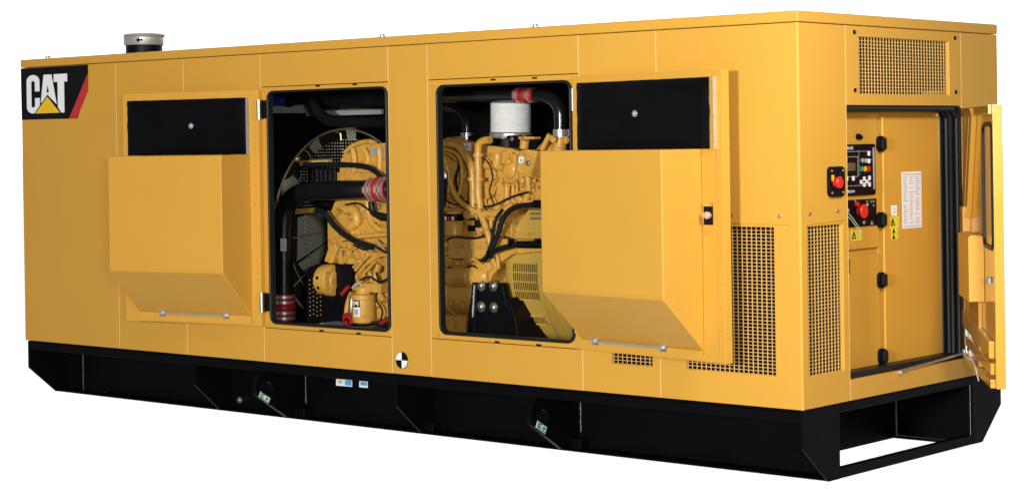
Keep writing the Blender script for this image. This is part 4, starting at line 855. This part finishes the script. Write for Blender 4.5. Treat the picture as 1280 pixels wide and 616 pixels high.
# black mounting bracket with four bolts
b = MB(); b.slab([(4.144, 0.460, 0.549), (4.373, 0.460, 0.552), (4.397, 0.460, 0.433), (4.421, 0.460, 0.324), (4.445, 0.460, 0.206), (4.082, 0.460, 0.186)], (0,.05,0), 'black'); b.slab([(4.135, 0.440, 0.550), (4.176, 0.440, 0.551), (4.155, 0.440, 0.192), (4.087, 0.440, 0.188)], (0,.09,0), 'black')
b.slab([(4.411, 0.445, 0.464), (4.450, 0.445, 0.436), (4.499, 0.445, 0.290), (4.511, 0.445, 0.191), (4.418, 0.445, 0.186)], (0,.30,0), 'black'); b.slab([(4.087, 0.440, 0.209), (4.463, 0.440, 0.209), (4.462, 0.440, 0.179), (4.086, 0.440, 0.158)], (-.02,.3,0), 'black')
mb = b.build('engine_mount', eng, bevel=.004)
for px in [(4.200, 0.458, 0.531), (4.301, 0.458, 0.532), (4.197, 0.458, 0.399), (4.302, 0.458, 0.399)]:
    b = MB(); b.lathe(px, (0,-1,0), [(0,.026),(.006,.026),(.006,.021),(.020,.021),(.024,.015)], 'zinc', 6); b.lathe(px, (0,-1,0), [(0,.034),(.004,.034)], 'zinc', 18); b.build('mount_bolt', mb)
b = MB(); q0 = V((4.157, 0.438, 0.535)); q1 = V((4.139, 0.438, 0.333)); b.tube([q0.lerp(q1, k/14)+V((random.uniform(-.002,.002),0,0)) for k in range(15)], [random.uniform(.004,.009) for _ in range(15)], 'grey', n=6, smooth=False); b.build('weld_seam', mb)
# black cables with spiral wrap
b = MB()
for pts, r in (([(4.874, 0.430, 1.057), (4.747, 0.430, 1.056), (4.645, 0.430, 1.045), (4.540, 0.430, 1.034), (4.461, 0.430, 1.003), (4.407, 0.430, 0.943), (4.366, 0.430, 0.853), (4.310, 0.430, 0.762), (4.269, 0.430, 0.710)], .017), ([(4.242, 0.430, 0.690), (4.296, 0.430, 0.731), (4.364, 0.430, 0.763), (4.483, 0.430, 0.791), (4.588, 0.430, 0.803), (4.743, 0.430, 0.806), (4.869, 0.430, 0.799)], .017), ([(4.409, 0.430, 1.013), (4.354, 0.430, 0.952), (4.325, 0.430, 0.842), (4.283, 0.430, 0.741)], .010)):
    b.tube(pts, r, 'rubber', n=10)
q0 = V((4.536, 0.430, 0.799)); q1 = V((4.717, 0.430, 0.803))
for k in range(15): b.lathe(q0.lerp(q1, k/14), q1-q0, [(0,.022),(.006,.024),(.012,.022)], 'black', 12)
q0 = V((4.670, 0.430, 1.050)); q1 = V((4.811, 0.430, 1.046))
for k in range(8): b.lathe(q0.lerp(q1, k/7), q1-q0, [(0,.024),(.01,.027),(.02,.024)], 'black', 12)
for px in [(4.486, 0.420, 0.811), (4.700, 0.420, 0.816), (4.305, 0.420, 0.732)]: b.obox(px, ((1,0,0),(0,1,0),(0,0,1)), (.010,.02,.024), 'black')
b.build('power_cable', eng)
b = MB()
for pts, r in (([(3.865, 0.490, 1.066), (3.962, 0.490, 1.036), (4.059, 0.490, 1.057), (4.168, 0.490, 1.028), (4.290, 0.490, 1.039), (4.437, 0.490, 1.091), (4.569, 0.490, 1.121)], .006), ([(3.992, 0.480, 1.373), (4.004, 0.480, 1.292), (3.974, 0.480, 1.190), (4.014, 0.480, 1.088), (4.095, 0.480, 1.028)], .007), ([(4.210, 0.480, 1.341), (4.263, 0.480, 1.291), (4.288, 0.480, 1.210), (4.260, 0.480, 1.120), (4.298, 0.480, 1.040)], .005), ([(3.892, 0.470, 0.811), (3.976, 0.470, 0.833), (4.114, 0.470, 0.826), (4.223, 0.470, 0.848), (4.291, 0.470, 0.889)], .006), ([(3.903, 0.470, 0.637), (4.006, 0.470, 0.620), (4.110, 0.470, 0.653), (4.204, 0.470, 0.616)], .006)):
    b.tube(pts, r, 'rubber', n=8)
b.build('wire_harness', eng)
b = MB()
for pts, r in (([(2.965, 0.480, 1.027), (3.072, 0.480, 1.039), (3.177, 0.480, 0.997), (3.280, 0.480, 0.935), (3.413, 0.480, 0.926)], .006), ([(3.045, 0.470, 0.761), (3.151, 0.470, 0.731), (3.241, 0.470, 0.755), (3.359, 0.470, 0.715), (3.462, 0.470, 0.739)], .007), ([(3.101, 0.470, 0.527), (3.192, 0.470, 0.552), (3.281, 0.470, 0.523), (3.400, 0.470, 0.559)], .007), ([(3.252, 0.470, 0.586), (3.280, 0.470, 0.502), (3.249, 0.470, 0.416), (3.306, 0.470, 0.334), (3.290, 0.470, 0.270)], .006)):
    b.tube(pts, r, 'rubber', n=8)
b.build('wire_harness', eng)

# ================================================================== generator (alternator)
gen = thing('alternator', 'greenish yellow alternator drum with slotted vents behind the right side door', 'alternator', (4.9, 1.10, .03))
AX, AYc, AZ = 4.285, 1.10, .62
b = MB(); b.lathe((AX,AYc,AZ), (1,0,0), [(0,.44),(.02,.53),(.06,.555),(.10,.56),(.345,.56),(.355,.585),(.40,.60),(.42,.60),(.43,.575),(.54,.58),(1.0,.58),(1.05,.50)], 'genpaint', 72)
b.build('stator_housing', gen, angle=25)
def rad(xo, ang, k=0, R=.56): return V((AX+xo, AYc-(R+k)*math.cos(ang), AZ+(R+k)*math.sin(ang)))
def vent(x0, x1, a0, a1, nx, na):
    b = MB()
    n = 8; vs = [rad(x, a0+(a1-a0)*i/n, .002) for x in (x0, x1) for i in range(n+1)]
    b.add(vs, [(i, i+1, i+n+2, i+n+1) for i in range(n)], 'dark')
    for i in range(nx+1):
        x = x0+(x1-x0)*i/nx
        for k in range(n): b.beam(rad(x, a0+(a1-a0)*k/n, .005), rad(x, a0+(a1-a0)*(k+1)/n, .005), .0055, .005, 'genpaint', up=(1,0,0))
    for j in range(na+1): a = a0+(a1-a0)*j/na; b.beam(rad(x0, a, .008), rad(x1, a, .008), .012, .008, 'genpaint')
    return b.build('vent_grille', gen, smooth=False)
vent(.11, .31, -.31, .10, 13, 4); vent(.12, .30, -.62, -.51, 12, 1); vent(.16, .40, .95, 1.12, 10, 2)
b = MB()
for a in (.32, .36): b.lathe(rad(.02, a), (1,0,0), [(0,.01),(.40,.01)], 'genpaint', 8)
for xo in (.06,.2,.34): b.bolt(rad(xo, .42, .0), rad(xo,.42,1)-rad(xo,.42), .011, 'genpaint')
b.build('access_strip', gen)
b = MB(); b.slab([(4.290, 0.500, 0.828), (4.812, 0.500, 0.819), (4.811, 0.500, 0.770), (4.421, 0.500, 0.731), (4.300, 0.500, 0.667), (4.230, 0.500, 0.554), (4.183, 0.500, 0.553), (4.234, 0.500, 0.716)], (0,.3,0), 'engine'); b.slab([(4.378, 0.600, 0.906), (4.473, 0.600, 1.007), (4.732, 0.600, 1.000), (4.729, 0.600, 0.822), (4.336, 0.600, 0.824)], (0,.3,0), 'genpaint')
q0 = V((4.502, 0.595, 0.968)); 
for k in range(3):
    for j in range(10): b.obox(q0+V((.012*j*1.6, 0, .045-.03*k)), ((1,0,0),(0,1,0),(0,0,1)), (.006,.004,.009), 'lcd')
b.build('terminal_box', gen, bevel=.008)
b = MB(); b.lathe((AX-.26,AYc,AZ-.02), (1,0,0), [(0,.40),(.02,.46),(.10,.47),(.25,.46)], 'engine', 56); b.build('flywheel_housing', gen)
b = MB(); b.box(4.5, 5.5, .56, .64, .035, .12, 'black'); b.box(4.5, 5.5, 1.55, 1.63, .035, .12, 'black'); b.build('mounting_rail', gen)

# ================================================================== radiator with fan guard
rad_ = thing('radiator', 'dark finned radiator with round wire fan guard behind the left side door', 'radiator', (2.0, 1.10, .03))
RX = 2.02
b = MB(); b.box(RX-.22, RX-.03, .25, 1.95, .12, 1.62, 'core'); b.build('radiator_core', rad_)
b = MB()
for k in range(58): z = .16+k*.025; b.box(RX-.035, RX-.022, .28, 1.92, z, z+.010, 'fin')
for k in range(9): y = .30+k*.2; b.box(RX-.036, RX-.016, y, y+.02, .14, 1.60, 'fin')
b.build('cooling_fins', rad_, smooth=False)
# shroud plate with round opening
yc, zc, R0 = 1.30, .83, .70
b = MB(); b.plate([rect(.20, 2.02, .10, 1.66), arcpts(yc, zc, R0, R0, 0, 360, 48)[:-1]], .02, 'black', ((RX+.02,0,0), (0,1,0), (0,0,1), (-1,0,0)))
b.lathe((RX+.02, yc, zc), (1,0,0), [(-.02,R0),(.06,R0),(.06,R0+.02),(0,R0+.02)], 'black', 64, caps=False); b.build('fan_shroud', rad_)
b = MB()   # guard: rings and radial stays
GX = RX+.13
for k, r in enumerate([R0+.012, R0-.10, R0-.26]):
    c = [(GX+(.0 if k else -.02), yc+r*math.cos(a), zc+r*math.sin(a)) for a in [2*PI*i/64 for i in range(65)]]
    b.tube(c, .0045 if k else .008, 'brasswire', n=5, smooth=False, caps=False)
for i in range(12):
    a = 2*PI*i/12+.1; b.tube([(GX-.10, yc+R0*1.01*math.cos(a), zc+R0*1.01*math.sin(a)), (GX, yc+R0*.98*math.cos(a), zc+R0*.98*math.sin(a)), (GX+.012, yc+.15*math.cos(a), zc+.15*math.sin(a))], .006, 'brasswire', n=5, smooth=False)
for a in (2.35, 2.85, 3.5): b.lathe((GX-.01, yc+R0*1.01*math.cos(a), zc+R0*1.01*math.sin(a)), (1,0,0), [(0,.024),(.02,.024),(.03,.012)], 'brasswire', 10)
b.build('fan_guard', rad_)
b = MB()   # perforated half screen bolted on the guard: crossing strips
for i in range(31):
    y = .82+i*.028; dz = math.sqrt(max(0, (R0-.06)**2-(y-yc)**2)); zt = zc+dz
    if zt > zc+.16: b.box(GX+.017, GX+.020, y-.0045, y+.0045, zc+.16, zt, 'screen')
for j in range(22):
    z = zc+.16+j*.022; dy = math.sqrt(max(0, (R0-.06)**2-(z-zc)**2))
    b.box(GX+.0205, GX+.022, max(.81, yc-dy), min(1.70, yc+dy), z-.006, z+.006, 'black')
b.build('guard_screen', rad_, smooth=False)
b = MB(); blades = []
for pts in ([(2.100, 0.843, 0.915), (2.100, 1.000, 0.943), (2.100, 1.190, 0.913), (2.100, 1.138, 0.741), (2.100, 0.829, 0.608)], [(2.110, 0.827, 0.585), (2.110, 1.112, 0.725), (2.110, 1.159, 0.671), (2.110, 0.918, 0.494)], [(2.100, 0.695, 1.170), (2.100, 0.803, 1.218), (2.100, 0.910, 1.119), (2.100, 0.769, 1.032), (2.100, 0.691, 0.977)], [(2.100, 0.963, 1.416), (2.100, 1.043, 1.484), (2.100, 1.135, 1.344), (2.100, 1.102, 1.287)], [(2.100, 1.333, 1.552), (2.100, 1.432, 1.563), (2.100, 1.428, 1.422), (2.100, 1.363, 1.422)]):
    b_ = MB(); b_.slab(pts, (.008,0,0), 'finline'); blades.append(b_)
b.lathe((RX+.02,yc,zc), (1,0,0), [(0,.16),(.12,.16),(.14,.12),(.20,.10)], 'black', 28); fan_ = b.build('fan', rad_)
for b_ in blades: b_.build('fan_blade', fan_)
b = MB(); b.slab([(2.340, 0.750, 1.259), (2.613, 0.750, 1.269), (2.626, 0.750, 1.125), (2.336, 0.750, 1.113)], (0,.3,0), 'rubber')
for k in range(6): b.tube([(2.375, 0.740, 1.259), (2.371, 0.740, 1.113)] if k == 0 else [V(p)+V((.045*k,0,0)) for p in [(2.375, 0.740, 1.259), (2.371, 0.740, 1.113)]], .010, 'black', n=6, smooth=False)
b.slab([(2.319, 0.750, 1.079), (2.625, 0.750, 1.070), (2.623, 0.750, 0.981), (2.367, 0.750, 1.012)], (0,.3,0), 'black'); b.build('drive_belt', rad_)
b = MB(); b.slab([(2.280, 0.700, 1.322), (2.563, 0.700, 1.329), (2.566, 0.700, 1.287), (2.279, 0.700, 1.282)], (0,.05,0), 'engine'); b.slab([(2.322, 0.699, 1.310), (2.371, 0.699, 1.310), (2.370, 0.699, 1.293), (2.321, 0.699, 1.294)], (0,.01,0), 'black'); b.slab([(2.508, 0.699, 1.318), (2.556, 0.699, 1.318), (2.556, 0.699, 1.298), (2.508, 0.699, 1.298)], (0,.01,0), 'stblue'); b.slab([(2.395, 0.699, 1.316), (2.444, 0.699, 1.315), (2.443, 0.699, 1.293), (2.395, 0.699, 1.293)], (0,.01,0), 'white')
b.build('sender_block', rad_, bevel=.003)
b = MB(); b.slab([(2.223, 0.700, 0.984), (2.387, 0.700, 0.992), (2.394, 0.700, 0.958), (2.230, 0.700, 0.945)], (0,.05,0), 'engine'); b.slab([(2.248, 0.699, 0.973), (2.281, 0.699, 0.974), (2.281, 0.699, 0.957), (2.248, 0.699, 0.956)], (0,.01,0), 'steel'); b.build('sender_block', rad_, bevel=.003)
b = MB(); b.box(*(lambda p, q: (p[0], q[0], p[1], p[1]+.03, q[2], p[2]))((1.588, 1.000, 1.723), (2.794, 1.000, 1.637)), 'grey'); b.build('top_rail', rad_, bevel=.003)
b = MB(); b.slab([(2.594, 0.340, 0.209), (2.737, 0.340, 0.216), (2.862, 0.340, 0.243), (2.954, 0.340, 0.221), (2.626, 0.340, 0.183)], (0,.18,.0), 'grey'); b.build('drip_tray', rad_, bevel=.004)

# ================================================================== light
wd = bpy.data.worlds.new('World'); SC.world = wd; wd.use_nodes = True
nt = wd.node_tree; bg = nt.nodes['Background']
WDARK, WLIGHT = .15, 1.5
# made-up surround light: bright white behind the machine, dimmed behind the camera for contrast
tc = nt.nodes.new('ShaderNodeTexCoord'); dp = nt.nodes.new('ShaderNodeVectorMath'); dp.operation = 'DOT_PRODUCT'
dp.inputs[1].default_value = (-.656, .755, 0); nt.links.new(tc.outputs['Generated'], dp.inputs[0])
mr = nt.nodes.new('ShaderNodeMapRange'); mr.interpolation_type = 'SMOOTHSTEP'
for k_, v_ in (('From Min', .35), ('From Max', .80), ('To Min', WDARK), ('To Max', WLIGHT)): mr.inputs[k_].default_value = v_
nt.links.new(dp.outputs['Value'], mr.inputs['Value'])
nt.links.new(mr.outputs['Result'], bg.inputs['Strength'])
bg.inputs['Color'].default_value = (1,1,1,1)
def area(name, loc, target, size, power, col=(1,1,1)):
    l = bpy.data.lights.new(name, 'AREA'); l.shape = 'DISK'; l.size = size; l.energy = power; l.color = col
    o = bpy.data.objects.new(name, l); COL.objects.link(o); o.location = loc
    o.rotation_euler = (V(target)-V(loc)).to_track_quat('-Z', 'Y').to_euler(); return o
area('studio_key_lamp', (9.3,-1.25,2.6), (6.6,.4,.9), .5, 115, (1,.97,.92))
area('studio_front_lamp', (10.2,-14.0,2.1), (3.0,.3,.9), 1.5, 2150, (1,.98,.95))
area('camera_side_lamp', (13.9,-9.0,1.9), (3.6,.4,.9), 1.0, 470, (1,.98,.95))

# ================================================================== camera
cam = bpy.data.cameras.new('Camera'); co = bpy.data.objects.new('Camera', cam); COL.objects.link(co); SC.camera = co
co.matrix_world = Matrix((
    (0.754617, 0.009360, 0.656099, 12.59873),
    (0.655990, 0.012343, -0.754669, -8.89070),
    (-0.015162, 0.999880, 0.003174, 1.43944),
    (0, 0, 0, 1)))
cam.sensor_fit = 'HORIZONTAL'; cam.sensor_width = 36; cam.lens = 70.1673
cam.shift_x = 0; cam.shift_y = -0.09693; cam.clip_start = .1; cam.clip_end = 2000
SC.view_settings.view_transform = 'Standard'; SC.view_settings.look = 'None'; SC.view_settings.exposure = 0; SC.view_settings.gamma = 1
